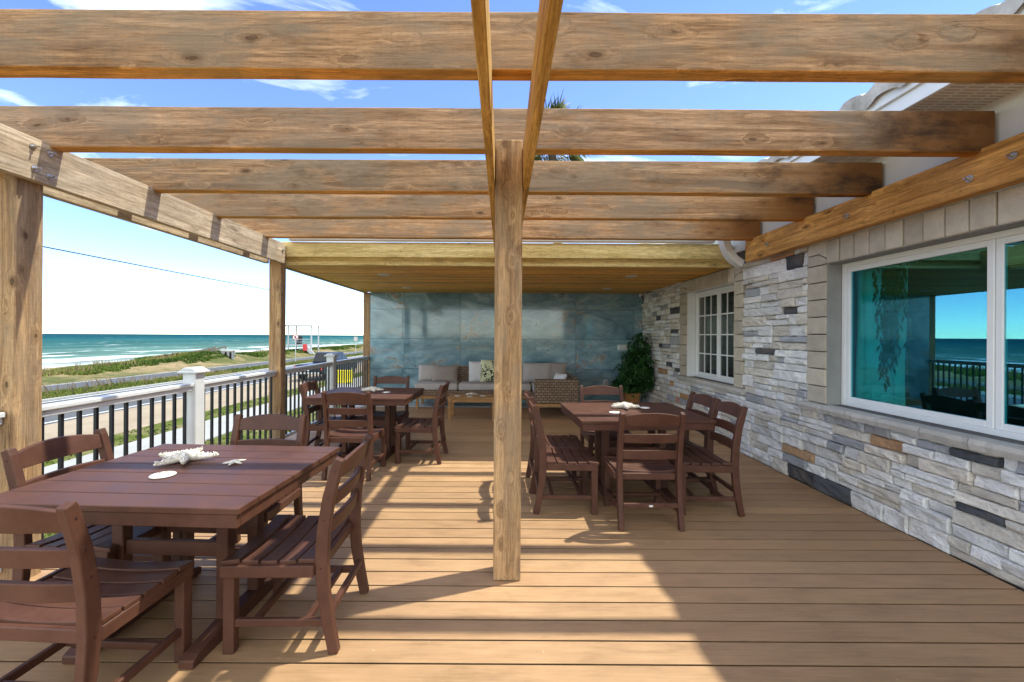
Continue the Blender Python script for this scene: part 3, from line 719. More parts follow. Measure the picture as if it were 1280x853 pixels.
# ------------------------------------------------------------------ dining chair
def make_chair():
    root=empty('dining_chair',(0,0,0))
    br=M['brown']
    prof=[(-.262,0),(-.238,.12),(-.215,.26),(-.205,.40),(-.212,.55),(-.235,.70),(-.272,.84),(-.284,.872)]
    dep=[.046,.050,.054,.058,.056,.052,.046,.040]
    for sx in (-1,1):
        m=MB(); m.sweep([(sx*.222,y,z) for y,z in prof],.038,dep); l=m.build('leg',br,root,bevel=.006,segs=2)
        for (y,z) in ((-.236,.70),(-.218,.60),(-.268,.82),(-.2065,.385)): s_=MB(); s_.tube([(sx*.2405,y,z),(sx*.2420,y,z)],.0045,8); s_.build('screw',M['screw'],l)
    for sx in (-1,1):
        m=MB(); m.sweep([(sx*.215,.205,0),(sx*.215,.205,.40)],.045,.05); m.build('leg',br,root,bevel=.005,segs=2)
    m=MB()
    for sx in (-1,1): m.box(sx*.2415-.016 if sx<0 else .2255-.016+.0,sx*.2415+.016-.0 if sx<0 else .2255+.016,-.18,.232,.352,.405)
    m.box(-.19,.19,.206,.232,.352,.402); m.box(-.20,.20,-.20,-.175,.352,.402)
    m.build('seat_frame',br,root,bevel=.004)
    # seat: five dished slats
    m=MB(); ys=[-.178,-.095,-.012,.071,.154]; w=.074
    for i,y in enumerate(ys):
        n=10; vs=[]
        zo=[.003,-.002,-.004,-.002,.004][i]
        y2=y+w+(.012 if i==4 else 0)
        for k in range(n+1):
            u=-1+2*k/n; x=u*.24; z=.425+zo-.016*(1-u*u)
            tip=(.010 if i==4 else 0)
            vs+=[(x,y,z-.022),(x,y2,z-.022-tip),(x,y2,z-tip),(x,y,z)]
        fs=[(0,1,2,3),tuple(4*n+q for q in (3,2,1,0))]
        for k in range(n):
            for q in range(4):
                j=(q+1)%4; fs.append((4*k+q,4*(k+1)+q,4*(k+1)+j,4*k+j))
        m.add(vs,fs)
    m.build('seat',br,root,bevel=.005,segs=2)
    # ladder back: three bowed rails, the top one arched
    m=MB()
    def railm(z0,z1,arch):
        n=12; vs=[]
        def yb(z):
            for (a,b_) in zip(prof[:-1],prof[1:]):
                if a[1]<=z<=b_[1]: t=(z-a[1])/(b_[1]-a[1]); return a[0]+(b_[0]-a[0])*t
            return prof[-1][0]
        for k in range(n+1):
            u=-1+2*k/n; x=u*.205; bow=-.022*(1-u*u); zt=z1+arch*(1-u*u)
            vs+=[(x,yb(z0)+bow-.011,z0),(x,yb(z0)+bow+.011,z0),(x,yb(min(zt,.872))+bow+.011,zt),(x,yb(min(zt,.872))+bow-.011,zt)]
        fs=[(0,1,2,3),tuple(4*n+q for q in (3,2,1,0))]
        for k in range(n):
            for q in range(4):
                j=(q+1)%4; fs.append((4*k+q,4*(k+1)+q,4*(k+1)+j,4*k+j))
        m.add(vs,fs)
    railm(.770,.845,.028); railm(.640,.705,.006); railm(.515,.580,.006)
    m.build('backrest',br,root,bevel=.004,segs=2)
    for (x0,x1,y0,y1) in ((-.228,-.204,-.228,.185),(.204,.228,-.228,.185)):
        m=MB(); m.box(x0,x1,y0,y1,.115,.15); m.build('stretcher',br,root,bevel=.004)
    for y in (.10,-.13):
        m=MB(); m.box(-.204,.204,y-.014,y+.014,.118,.148); m.build('stretcher',br,root,bevel=.004)
    m=MB(); m.box(-.203,.203,-.252,-.226,.16,.195); m.build('stretcher',br,root,bevel=.004)
    return root
chair0=make_chair(); used=[False]
def chair(x,y,rz,label,group):
    # rz: direction the sitter faces, degrees from +Y counter-clockwise
    o=chair0 if not used[0] else copy_tree(chair0)
    used[0]=True; o.location=(x,y,.001); o.rotation_euler=(0,0,R(rz)); o['label']=label; o['category']='chair'; o['group']=group; return o
G='brown slatted dining chairs'
chair(-1.625,1.675,-3,'brown chair at front of the nearest left table, back to camera, cropped at left',G)
chair(-2.07,2.24,-92,'brown chair on the railing side of the nearest left table, facing right',G)
chair(-1.015,2.13,91,'brown chair on the right side of the nearest left table, half sunlit',G)
chair(-1.60,2.66,180,'brown chair at the far side of the nearest left table, facing camera',G)
chair(-2.00,5.0,-84,'brown chair between the far left table and the railing, facing right',G)
chair(-1.515,4.43,-3,'brown chair at the front of the far left table, its back to camera',G)
chair(-.945,4.94,88,'brown chair on the right side of the far left table, facing left',G)
chair(-1.50,5.50,181,'dark brown chair at the far side of the far left table, facing camera',G)
chair(.545,3.63,-91,'front one of two brown chairs on the left side of the right table',G)
chair(.53,4.08,-89,'rear one of two brown chairs on the left side of the right table',G)
fm=chair(1.105,3.385,0,'brown chair at the front of the right table, its back squarely to camera',G)
chair(1.665,3.62,88,'nearer of the two brown chairs between the right table and stone wall',G)
chair(1.665,4.08,91,'farther of the two brown chairs between the right table and stone wall',G)
chair(1.115,4.50,180,'brown chair at the far side of the right table, facing camera',G)
m=MB(); m.grid(lambda u,v:(.016*math.cos(2*math.pi*u)*v,-.2535,.177+.008*math.sin(2*math.pi*u)*v),16,1); m.build('maker_tag',M['tag'],fm,world=False)

# ------------------------------------------------------------------ dining table
def make_table():
    root=empty('dining_table',(0,0,0)); br=M['brown']
    LX,LY=.565,.475
    m=MB(); n=7; w=2*LY/n
    for k in range(n):
        y=-LY+k*w; m.box(-LX,LX,y+.0022,y+w-.0022,.712,.738)
    m.build('tabletop',br,root,bevel=.004,segs=2)
    m=MB(); 
    m.box(-LX+.012,LX-.012,-LY+.010,-LY+.034,.655,.7115); m.box(-LX+.012,LX-.012,LY-.034,LY-.010,.655,.7115)
    m.box(-LX+.012,-LX+.036,-LY+.0345,LY-.0345,.655,.7115); m.box(LX-.036,LX-.012,-LY+.0345,LY-.0345,.655,.7115)
    for x in (-.26,.26): m.box(x-.02,x+.02,-LY+.035,LY-.035,.668,.7115)
    m.build('apron',br,root,bevel=.003)
    for x in (-.26,.26):
        for y in (-.115,.115):
            m=MB(); m.box(x-.029,x+.029,y-.029,y+.029,.07,.667); m.build('leg',br,root,bevel=.004)
        m=MB(); m.prism([(-.36,.0),(-.36,.035),(-.33,.05),(-.15,.069),(.15,.069),(.33,.05),(.36,.035),(.36,0)],'x',x-.034,x+.034); m.build('foot',br,root,bevel=.005,segs=2)
    for y in (-.115,.115):
        m=MB(); m.box(-.23,.23,y-.017,y+.017,.36,.43); m.build('stretcher',br,root,bevel=.004)
    return root
tb=make_table(); TG='brown plank dining tables'
def table(first,x,y,rz,label):
    o=tb if first else copy_tree(tb); o.location=(x,y,.001); o.rotation_euler=(0,0,R(rz)); tag(o,label,'table',TG)
table(True,-1.585,2.175,-2.5,'nearest brown plank table, at the left beside the railing')
table(False,-1.60,5.12,-2,'far left brown plank table, beyond the nearest table along the railing')
table(False,1.19,3.96,3,'brown plank table right of the centre post with six chairs')
TZ=.740

# ------------------------------------------------------------------ starfish and shells
def starfish(x,y,z,r,rot,seed,label,cat='starfish',knobs=True,group='white starfish decorations'):
    rr=random.Random(seed); root=MB()
    nA=5
    for k in range(nA):
        a=rot+2*math.pi*k/nA+rr.uniform(-.12,.12); L=r*rr.uniform(.88,1.08); lift=rr.uniform(.02,.12)*r if knobs else .02*r
        d=Vector((math.cos(a),math.sin(a),0)); path=[];rad=[]
        for i in range(8):
            t=i/7; path.append(d*L*t+Vector((0,0,.13*r*(1-t)**1.3+.055*r+lift*t*t))); rad.append(r*(.165*(1-t)**.8+.03))
        root.tube(path,rad,8)
        if knobs:
            for i in range(9):
                t=.1+.85*(i+rr.uniform(-.4,.4))/8; p=d*L*t+Vector((0,0,.13*r*(1-t)**1.3+.055*r+lift*t*t)); q=r*(.165*(1-t)**.8+.03)
                for s_ in (-1,0,1):
                    side=Vector((-d.y,d.x,0)); dirv=(side*s_*.85+Vector((0,0,1))).normalized(); b0=p+dirv*q*.85
                    root.tube([b0,b0+(dirv+Vector((rr.uniform(-.4,.4),rr.uniform(-.4,.4),0)))*r*rr.uniform(.02,.085)],[r*.032,r*.012],5)
    root.tube([(0,0,.02*r),(0,0,.19*r)],[r*.22,r*.08],10)
    zmin=min(v[2] for v in root.v); root.v=[(v[0]+x,v[1]+y,v[2]-zmin+z) for v in root.v]
    E=empty('starfish',(x,y,z)); 
    o=root.build('starfish',M['star'],smooth=True)
    bpy.data.objects.remove(E)
    # origin at its base
    for v in o.data.vertices: v.co-=Vector((x,y,z))
    o.location=(x,y,z); tag(o,label,cat,group); return o
starfish(-1.72,2.30,TZ,.155,.35,1,'large knobbly white starfish on the nearest left table')
starfish(-1.43,2.27,TZ,.055,.9,2,'small smooth white starfish right of the large one on the nearest left table',knobs=False)
starfish(-1.60,5.22,TZ,.145,.2,3,'knobbly white starfish on the far left table')
starfish(1.18,4.08,TZ,.155,.8,4,'knobbly white starfish on the table right of the centre post')
starfish(-.53,7.42,.392,.12,1.2,5,'pale starfish standing out on the low teak coffee table',knobs=False)
def dollar(x,y,z,r,label):
    m=MB(); m.lathe([(0,0),(r*.9,0),(r,r*.06),(r*.9,r*.12),(r*.5,r*.2),(0,r*.24)],0,0,28); o=m.build('sand_dollar',M['shell'],smooth=True); o.location=(x,y,z); tag(o,label,'shell','sand dollars on the tables')
    q=MB()
    for k in range(5):
        a=2*math.pi*k/5+.3; d=Vector((math.cos(a),math.sin(a),0)); s_=Vector((-d.y,d.x,0)); 
        for t in (-1,1):
            P=[d*r*.12+Vector((0,0,r*.245)),d*r*.35+s_*t*r*.09+Vector((0,0,r*.232)),d*r*.58+Vector((0,0,r*.19))]
            q.tube(P,r*.022,4)
    q.build('petal_mark',M['shellmark'],o)
dollar(-1.65,2.065,TZ,.055,'white sand dollar on the nearest left table in front of its starfish')
dollar(-1.39,5.10,TZ,.048,'white sand dollar on the far left table')
dollar(1.02,3.84,TZ,.052,'white sand dollar left of the starfish on the right table')
dollar(1.38,4.10,TZ,.05,'white sand dollar right of the starfish on the right table')
dollar(-.76,7.28,.392,.055,'white sand dollar left of the starfish on the coffee table')
dollar(-.54,7.2,.392,.05,'white sand dollar in front of the starfish on the coffee table')
dollar(-.33,7.3,.392,.055,'white sand dollar right of the starfish on the coffee table')

# ------------------------------------------------------------------ coffee table
ct=empty('coffee_table',(-.51,7.35,0),label='low slatted teak coffee table in front of the wicker sofa',cat='table')
m=MB(); 
for k in range(8): y=7.09+k*.066; m.box(-.92,-.10,y+.004,y+.062,.372,.391)
m.build('tabletop',M['teak'],ct,bevel=.003)
m=MB(); m.box(-.88,-.14,7.11,7.13,.31,.371); m.box(-.88,-.14,7.58,7.60,.31,.371); m.box(-.90,-.88,7.11,7.60,.31,.371); m.box(-.14,-.12,7.11,7.60,.31,.371); m.build('apron',M['teak'],ct,bevel=.002)
for x in (-.905,-.165):
    for y in (7.095,7.57):
        m=MB(); m.box(x,x+.05,y,y+.05,.001,.3715); m.build('leg',M['teak'],ct,bevel=.003)

# ------------------------------------------------------------------ sofa
def pillow(w,h,t,n=14,sag=.0):
    m=MB()
    def side(s_):
        def fn(u,v):
            a=2*u-1;b_=2*v-1; e_=max(0,(1-abs(a)**2.6))*max(0,(1-abs(b_)**2.6)); pin=1-.06*(abs(a*b_))**2
            sh=1-.05*(1-abs(b_)**2)*abs(a)**4
            return (a*w/2*(1-.05*(1-b_*b_)*0)*(1 if True else 0)*(1-.06*(1-abs(a))*0),s_*t/2*e_**.42,b_*h/2*(1-.04*(1-a*a)))
        return fn
    m.grid(side(-1),n,n); m.grid(side(1),n,n,flip=True); return m
sf=empty('sofa',(0,8.4,0),label='low wicker corner sofa with grey seat cushions against the blue tile wall',cat='sofa')
m=MB(); m.box(-1.72,1.33,8.22,8.88,.20,.26); m.box(.56,1.33,7.32,8.215,.20,.26); m.build('frame',M['teak'],sf,bevel=.004)
m=MB(); m.box(-1.71,1.32,8.24,8.86,.262,.36); m.box(.58,1.31,7.42,8.238,.262,.36); m.build('wicker_base',M['wicker'],sf,bevel=.006)
m=MB(); m.box(-1.71,1.32,8.80,8.87,.362,.80); m.build('wicker_back',M['wicker'],sf,bevel=.015,segs=2)
m=MB(); m.box(1.24,1.315,7.42,8.798,.362,.70); m.build('wicker_back',M['wicker'],sf,bevel=.015,segs=2)
m=MB(); m.box(.56,1.33,7.33,7.41,.262,.68); m.build('wicker_arm',M['wicker'],sf,bevel=.012,segs=2)
for (x,y) in ((-1.68,8.25),(-1.68,8.80),(-.2,8.25),(1.27,8.80),(.60,7.36),(1.27,7.36)):
    m=MB(); m.box(x,x+.05,y,y+.05,.013 if y>8.4 else .001,.199); m.build('leg',M['teak'],sf)
for (x0,x1,y0,y1) in ((-1.70,-.86,8.21,8.79),(-.85,-.02,8.21,8.79),(-.01,.57,8.21,8.79),(.585,1.235,8.21,8.79),(.585,1.235,7.42,8.20)):
    m=MB(); m.box(x0,x1,y0,y1,.363,.50); m.build('seat_cushion',M['fab_grey'],sf,bevel=.035,segs=4,smooth=True)
def put_pillow(w,h,t,mat,x,y,z,rx,rz,label,ry=0):
    o=pillow(w,h,t).build('pillow',mat,smooth=True); o.location=(x,y,z); o.rotation_euler=(R(rx),R(ry),R(rz)); tag(o,label,'cushion','scatter cushions on the wicker sofa'); return o
put_pillow(.42,.34,.16,M['fab_grey'],-1.50,8.69,.665,-14,6,'light grey cushion at the left end of the sofa')
put_pillow(.52,.34,.16,M['fab_taupe'],-1.16,8.60,.655,-16,-4,'wide taupe cushion second from the left end of the sofa')
put_pillow(.36,.42,.15,M['fab_white'],-.50,8.67,.70,-14,5,'plain white cushion left of the centre post')
put_pillow(.46,.46,.15,M['fab_print'],-.21,8.60,.72,-15,-3,'cream cushion with black printed pattern beside the centre post')
put_pillow(.62,.40,.17,M['fab_grey'],.72,8.64,.69,-14,-2,'wide light grey cushion right of the centre post')
put_pillow(.36,.40,.14,M['fab_taupe'],1.12,8.55,.70,-12,-40,'taupe cushion in the right corner of the sofa')
put_pillow(.32,.26,.14,M['fab_white'],1.05,7.75,.625,-20,-62,'small white cushion leaning behind the wicker arm')

# ------------------------------------------------------------------ landscape
def crest(y):
    P=[(-100,-1.4),(28,-1.4),(41,-1.05),(44,-.55),(46.5,-.55),(49,-.95),(60,-.95),(90,-.85),(400,-.9)]
    for a,b_ in zip(P[:-1],P[1:]):
        if a[0]<=y<=b_[0]: t=(y-a[0])/(b_[0]-a[0]); t=t*t*(3-2*t); return a[1]+(b_[1]-a[1])*t
    return -.9
def gz(x,y):
    if x>-27.5: return GZ
    k=crest(y)+noise.noise(Vector((x*.4,y*.3,0)))*.10
    if x>-30.5: t=(-27.5-x)/3.0; t=t*t*(3-2*t); return GZ+(k-GZ)*t
    if x>-36: t=(-30.5-x)/5.5; return k-.55*t*t
    t=min(1,(-36-x)/55); return (k-.55)+(-6.2-(k-.55))*min(1,t*1.05)
m=MB()
xs=[900,200,60,20,5,-5,-15,-22,-26,-27.5,-28.2,-29,-29.8,-30.5,-31.3,-32.2,-33.2,-34.4,-36,-40,-50,-65,-80,-91,-110,-6000]
ys=[-600,-100,-30,0]+[4+2*k for k in range(60)]+[140,170,220,300,450,800,6000]
for j,yy in enumerate(ys):
    for i,xx in enumerate(xs): m.v.append((xx,yy,gz(max(xx,-95),yy) if xx>-100 else -7.0))
nx=len(xs)
for j in range(len(ys)-1):
    for i in range(nx-1): a=j*nx+i; m.f.append((a,a+nx,a+nx+1,a+1)); m.c.append((.5,.5,.5))
struct('terrain',m,M['terrain'],smooth=True)
m=MB(); m.add([(-70,-9000,-5),(-70,14000,-5),(-14000,14000,-5),(-14000,-9000,-5)],[(0,1,2,3)]); struct('ocean',m,M['ocean'])
def sheet(name,x0,x1,mat,lift,y0=-60,y1=420):
    m=MB(); m.add([(x0,y0,GZ+lift),(x1,y0,GZ+lift),(x1,y1,GZ+lift),(x0,y1,GZ+lift)],[(0,1,2,3)]); return struct(name,m,mat)
sheet('lawn',-11.5,-3.1,M['lawn'],.004)
m=MB()
for k in range(-20,140): m.box(-10.1,-8.3,k*1.5+.006,k*1.5+1.494,GZ-.05,GZ+.05)
struct('sidewalk',m,M['concrete'],bevel=.01)
sheet('sand_shoulder',-14.9,-11.5,M['sandroad'],.006)
sheet('road',-20.0,-14.9,M['asphalt'],.010)
sheet('coast_road',-26.2,-22.6,M['asphalt'],.010)
for (a,b_) in ((-15.25,-15.12),(-19.85,-19.72),(-22.95,-22.83),(-26.0,-25.88)): sheet('road_marking',a,b_,M['paint'],.014)
m=MB()
for k in range(-20,130): m.box(-20.2,-20.02,k*3.0+.01,k*3.0+2.99,GZ-.05,GZ+.10); m.box(-22.58,-22.42,k*3.0+.01,k*3.0+2.99,GZ-.05,GZ+.08)
struct('kerb',m,M['concrete'],bevel=.015)
# plants as ground cover (uncountable)
def tufts(n,xr,yr,h,name,mat,seed,zf,label,cat,tonef,lean=.6,wd=.02,clump=6,dens=None):
    r_=random.Random(seed); m=MB()
    for _ in range(n):
        yy=yr[0]+(yr[1]-yr[0])*r_.random()**1.7; xx=r_.uniform(*xr)
        if dens and not dens(xx,yy,r_): continue
        z=zf(xx,yy); t0=tonef(xx,yy,r_); far=1+yy/60
        for k in range(clump):
            a=r_.random()*6.283; L=h*r_.uniform(.5,1.2); dx=math.cos(a)*L*lean*r_.random(); dy=math.sin(a)*L*lean*r_.random(); w=wd*far*r_.uniform(.6,1.4)
            px=xx+r_.gauss(0,h*.45); py=yy+r_.gauss(0,h*.45); b2=r_.random()*3.14; ox=math.cos(b2)*w; oy=math.sin(b2)*w; c=min(1,max(0,t0+r_.uniform(-.15,.15)))
            m.add([(px-ox,py-oy,z-.02),(px+ox,py+oy,z-.02),(px+dx*.5+ox*.8,py+dy*.5+oy*.8,z+L*.6),(px+dx,py+dy,z+L)],[(0,1,2),(0,2,3)],(c,c,c))
    o=m.build(name,mat); o['kind']='stuff'; tag(o,label,cat); return o
def dt(x,y,r_):
    q=noise.noise(Vector((x*.25,y*.12,4))); return .28+q*.75
tufts(11000,(-38,-29.0),(14,150),.24,'dune_vegetation',M['dunegrass'],31,gz,'green and yellow dune plants between the coast road and the sea','plants',dt,wd=.045,clump=8,dens=lambda x,y,r_: noise.noise(Vector((x*.5,y*.3,9)))>-.05 or x<-30.0)
tufts(260,(-33,-29.6),(20,60),.65,'sea_oats',M['dunegrass'],37,gz,'taller dark sea oats poking up along the dune crest','plants',lambda x,y,r_:.75,wd=.02,clump=7,dens=lambda x,y,r_: noise.noise(Vector((3,y*.25,2)))>.12)
tufts(3600,(-22.3,-20.3),(14,120),.20,'median_vegetation',M['dunegrass'],33,lambda x,y:GZ+.0,'low scrubby plants on the strip between the two roads','plants',lambda x,y,r_:.5+noise.noise(Vector((x*.3,y*.2,4)))*.7,wd=.035,clump=8)
tufts(55,(-22.3,-20.5),(16,34),.6,'median_weeds',M['dunegrass'],35,lambda x,y:GZ,'tall reddish weeds on the strip between the two roads','plants',lambda x,y,r_:.95,wd=.014,clump=6)
tufts(6000,(-11.45,-3.4),(5,60),.06,'lawn_grass',M['grassblade'],34,lambda x,y:GZ,'short green lawn grass beside the pavement','grass',lambda x,y,r_:.5+noise.noise(Vector((x*.5,y*.5,1)))*.5,wd=.012,clump=7,dens=lambda x,y,r_: not(-10.15<x<-8.25))

# beach access ramp
ba=empty('beach_walkway',(-31,45.5,-1.2),label='dark wooden handrail ramp going over the dune to the beach',cat='walkway')
m=MB(); P0=Vector((-30.2,45.5,-.55)); P1=Vector((-36.5,44.2,-2.3))
m.sweep([P0,P1],1.6,.06,side=Vector((0,1,0))); m.build('walkway_deck',M['driftwood'],ba)
for s_ in (-.75,.75):
    m=MB(); m.sweep([P0+Vector((0,s_,.62)),P1+Vector((0,s_,.9))],.09,.12,side=Vector((0,1,0))); m.sweep([P0+Vector((0,s_,.3)),P1+Vector((0,s_,.45))],.05,.10,side=Vector((0,1,0))); m.build('handrail',M['driftwood'],ba)
for k in range(5):
    p=P0.lerp(P1,k/4)
    for s_ in (-.82,.82): m=MB(); m.box(p.x-.05,p.x+.05,p.y+s_-.05,p.y+s_+.05,p.z-1.2,p.z+.70+.06*k); m.build('support_post',M['driftwood'],ba)
cl=empty('beach_entry_wall',(-29.2,46,-1.1),label='pale concrete end wall where the beach ramp meets the dune',cat='wall')
m=MB(); m.box(-29.9,-28.6,45.0,45.3,-1.6,-.30); m.box(-29.9,-29.7,45.3,47.2,-1.6,-.35); m.build('wall',M['concrete'],cl,bevel=.03)
m=MB(); m.box(-29.95,-28.1,44.95,45.35,-.30,-.22); m.build('coping',M['whitewood'],cl,bevel=.01)
m=MB(); m.box(-29.4,-29.25,44.9,44.98,-1.6,-.45); m.box(-28.9,-28.75,44.9,44.98,-1.6,-.45); m.build('bollard_post',M['underdeck'],cl)

# lifeguard stand
lg=empty('lifeguard_stand',(-29.8,64,-1.0),label='white open framed lifeguard stand with flat canopy on the dune',cat='lifeguard stand')
def bar(par,name,a,b_,w,mat): m=MB(); a=Vector(a); b_=Vector(b_); sd=Vector((0,1,0)) if abs((b_-a).normalized().y)<.9 else Vector((1,0,0)); m.sweep([a,b_],w,w,side=sd); return m.build(name,mat,par)
for x in (-31.7,-28.3):
    for y in (62.8,65.2): bar(lg,'leg',(x,y,-1.6),(x,y,2.75),.16,M['standgrey'])
m=MB(); m.box(-31.7-2.0,-28.1,62.4,65.6,2.72,2.88); m.build('canopy',M['standgrey'],lg)
m=MB(); m.box(-32,-28.2,62.7,65.3,-.15,-.02); m.build('platform',M['standgrey'],lg)
for y in (62.8,65.2): bar(lg,'crossbar',(-33.3,y,2.1),(-28.3,y,2.1),.09,M['standgrey'])
bar(lg,'railing',(-31.7,62.8,.75),(-28.3,62.8,.75),.08,M['standgrey']); bar(lg,'brace',(-31.7,62.8,-1.4),(-28.3,62.8,-.2),.09,M['standgrey'])
bar(lg,'railing',(-31.7,62.8,.35),(-28.3,62.8,.35),.06,M['standgrey'])
red=plain('red rescue gear',(.55,.05,.05),.5)
m=MB(); m.prism([(-29.6,-.2),(-28.3,-1.4),(-27.6,-1.4),(-28.9,-.1)],'y',62.4,62.6); m.build('ramp',M['standgrey'],lg)
m=MB(); m.box(-29.3,-28.7,62.2,62.35,-.95,.05); m.build('rescue_board',red,lg,bevel=.05)
m=MB(); m.box(-31.0,-30.4,63.8,64.4,-.02,.55); m.box(-31.0,-30.4,64.4,64.5,.55,1.2); m.build('seat',M['baluster'],lg)

# signs
def post_sign(x,y,h,name,label,rnd_=True):
    s_=empty(name,(x,y,GZ),label=label,cat='sign')
    m=MB(); m.tube([(x,y,GZ),(x,y,h+ (.2 if rnd_ else .4))],.035,8); m.build('pole',M['steel'],s_)
    if rnd_:
        m=MB(); m.tube([(x,y-.045,h),(x,y-.055,h)],.31,28); p=m.build('sign_panel',M['white'],s_)
        m=MB()
        for k in range(28):
            a0=2*math.pi*k/28;a1=2*math.pi*(k+1)/28
            m.add([(x+math.cos(a0)*.31,y-.058,h+math.sin(a0)*.31),(x+math.cos(a1)*.31,y-.058,h+math.sin(a1)*.31),(x+math.cos(a1)*.25,y-.058,h+math.sin(a1)*.25),(x+math.cos(a0)*.25,y-.058,h+math.sin(a0)*.25)],[(0,1,2,3)])
        m.add([(x-.2,y-.060,h+.16),(x-.16,y-.060,h+.2),(x+.2,y-.060,h-.16),(x+.16,y-.060,h-.2)],[(0,1,2,3)])
        m.build('prohibition_ring',red,p)
        m=MB(); m.box(x-.10,x+.06,y-.057,y-.0555,h-.12,h+.12); m.box(x-.02,x+.14,y-.057,y-.0555,h-.16,h-.06); m.build('symbol',M['baluster'],p)
    else:
        m=MB(); m.box(x-.32,x+.32,y-.06,y-.045,h-.33,h+.33); p=m.build('sign_panel',M['fab_taupe'],s_)
        m=MB(); 
        for k in range(4): m.box(x-.24,x+.24,y-.066,y-.0605,h-.25+k*.14,h-.19+k*.14)
        m.build('lettering',M['white'],p)
post_sign(-21.6,44.3,1.17,'no_parking_sign','round red ringed prohibition sign on a pole by the road')
post_sign(-21.6,62.5,.85,'road_sign','grey rectangular sign on a pole beside the far end of the road',False)

# utility pole and wire
up=empty('utility_pole',(-20.9,39.0,GZ),label='wooden utility pole standing behind the middle deck post',cat='utility pole')
m=MB(); m.tube([(-20.9,39.0,GZ-.3),(-20.9,39.0,5.6)],[.15,.11],12); m.build('pole',M['bark'],up,smooth=True)
m=MB(); m.tube([(-20.9,39.0,5.42),(-20.78,39.0,5.42)],.04,8); m.build('insulator',M['fab_grey'],up)
m=MB(); P=[]
for k in range(41):
    t=k/40; yy=39-57*t; P.append((-20.8,yy,5.42-.55*4*t*(1-t)*.35+.3*t))
m.tube(P,.027,6); w_=m.build('power_line',M['baluster']); tag(w_,'thin dark overhead wire crossing the sky above the sea','wire')

# yellow barrier
yb=empty('yellow_barrier',(-9.7,26,GZ),label='bright yellow plastic barrier on the ground beyond the railing',cat='barrier')
m=MB(); m.prism([(-.22,0),(.22,0),(.2,.1),(.08,.25),(.07,.8),(-.07,.8),(-.08,.25),(-.2,.1)],'x',-10.3,-9.2); m.v=[(a,b_+26,c+GZ+.05) for a,b_,c in m.v]; m.build('barrier_body',M['yellow'],yb,bevel=.03)
m=MB(); m.box(-10.25,-10.1,25.72,26.28,GZ+.0,GZ+.09); m.box(-9.4,-9.25,25.72,26.28,GZ+.0,GZ+.09); m.build('foot',M['baluster'],yb)

# pickup truck
def truck(x,y,rz):
    t=empty('pickup_truck',(x,y,GZ),R(rz),'dark blue pickup truck parked on the sand shoulder beyond the railing','truck')
    paint=plain('dark blue truck paint',(.016,.022,.035),.4,.3,var=.05); tr=M['fab_grey']; t['_loc']=[0,0,0]
    m=MB(); ol=[(-2.75,.55),(-2.75,1.05),(-.62,1.08),(-.55,1.10),(1.25,1.10),(1.5,1.08),(2.55,1.0),(2.72,.9),(2.75,.5),(2.3,.42),(-2.3,.42)]
    m.prism(ol,'x',-.93,.93); m.build('body',paint,t,bevel=.05,segs=3)
    def cab(mb,y0,y1,y2,y3,z0,z1,w0,w1):
        vs=[(-w0,y0,z0),(w0,y0,z0),(w0,y3,z0),(-w0,y3,z0),(-w1,y1,z1),(w1,y1,z1),(w1,y2,z1),(-w1,y2,z1)]
        mb.add(vs,[(0,3,2,1),(4,5,6,7),(0,1,5,4),(1,2,6,5),(2,3,7,6),(3,0,4,7)])
    m=MB(); cab(m,-.60,-.42,.75,1.45,1.101,1.78,.88,.70); c=m.build('cab',paint,t,bevel=.05,segs=3)
    g=MB(); e_=.012
    # rear glass, side glass, windscreen set slightly proud
    def q(*p): g.add(p,[(0,1,2,3)])
    q((-.72,-.585,1.2),(.72,-.585,1.2),(.62,-.455,1.68),(-.62,-.455,1.68))
    q((-.74,1.36,1.22),(.74,1.36,1.22),(.63,.86,1.70),(-.63,.86,1.70))
    g.build('window_glass',M['glass_car'],c)
    for s_ in (-1,1):
        for (a,b_) in ((-.38,.28),(.36,.98)):
            g=MB(); u0=.868;u1=.735
            b2=b_ if a<0 else .72
            g.add([(s_*u0,a,1.18),(s_*u0,b_,1.18),(s_*u1,b2,1.67),(s_*u1,a+.02,1.67)],[(0,1,2,3)]); g.build('side_window',M['glass_car'],c)
    m=MB(); m.box(-.78,.78,-2.66,-.68,1.051,1.085); m.build('bed_cover',M['baluster'],t,bevel=.02)
    m=MB(); m.box(-.85,.85,-2.84,-2.752,.48,.62); m.build('bumper',M['steel'],t,bevel=.02)
    m=MB(); m.box(-.85,.85,2.752,2.84,.45,.6); m.build('bumper',M['steel'],t,bevel=.02)
    for s_ in (-1,1):
        m=MB(); m.box(s_*.86-.06,s_*.86+.06,-2.775,-2.751,.74,1.0); m.build('tail_light',red,t)
        m=MB(); m.box(s_*.78-.1,s_*.78+.1,2.73,2.765,.72,.86); m.build('headlight',M['lamp'],t)
        m=MB(); m.box(s_*1.0-.09,s_*1.0+.09,1.0,1.1,1.12,1.28); m.build('mirror',paint,t,bevel=.02)
        for yy in (-1.75,1.72):
            m=MB(); m.tube([(s_*.96,yy,.38),(s_*.72,yy,.38)],.38,28); w=m.build('wheel',M['baluster'],t,bevel=.03)
            m=MB(); m.tube([(s_*.967,yy,.38),(s_*.93,yy,.38)],.22,12); m.build('rim',M['steel'],w)
    m=MB(); m.box(-.2,.2,-2.775,-2.752,.68,.80); m.build('number_plate',M['white'],t)
truck(-12.2,29.8,-4)

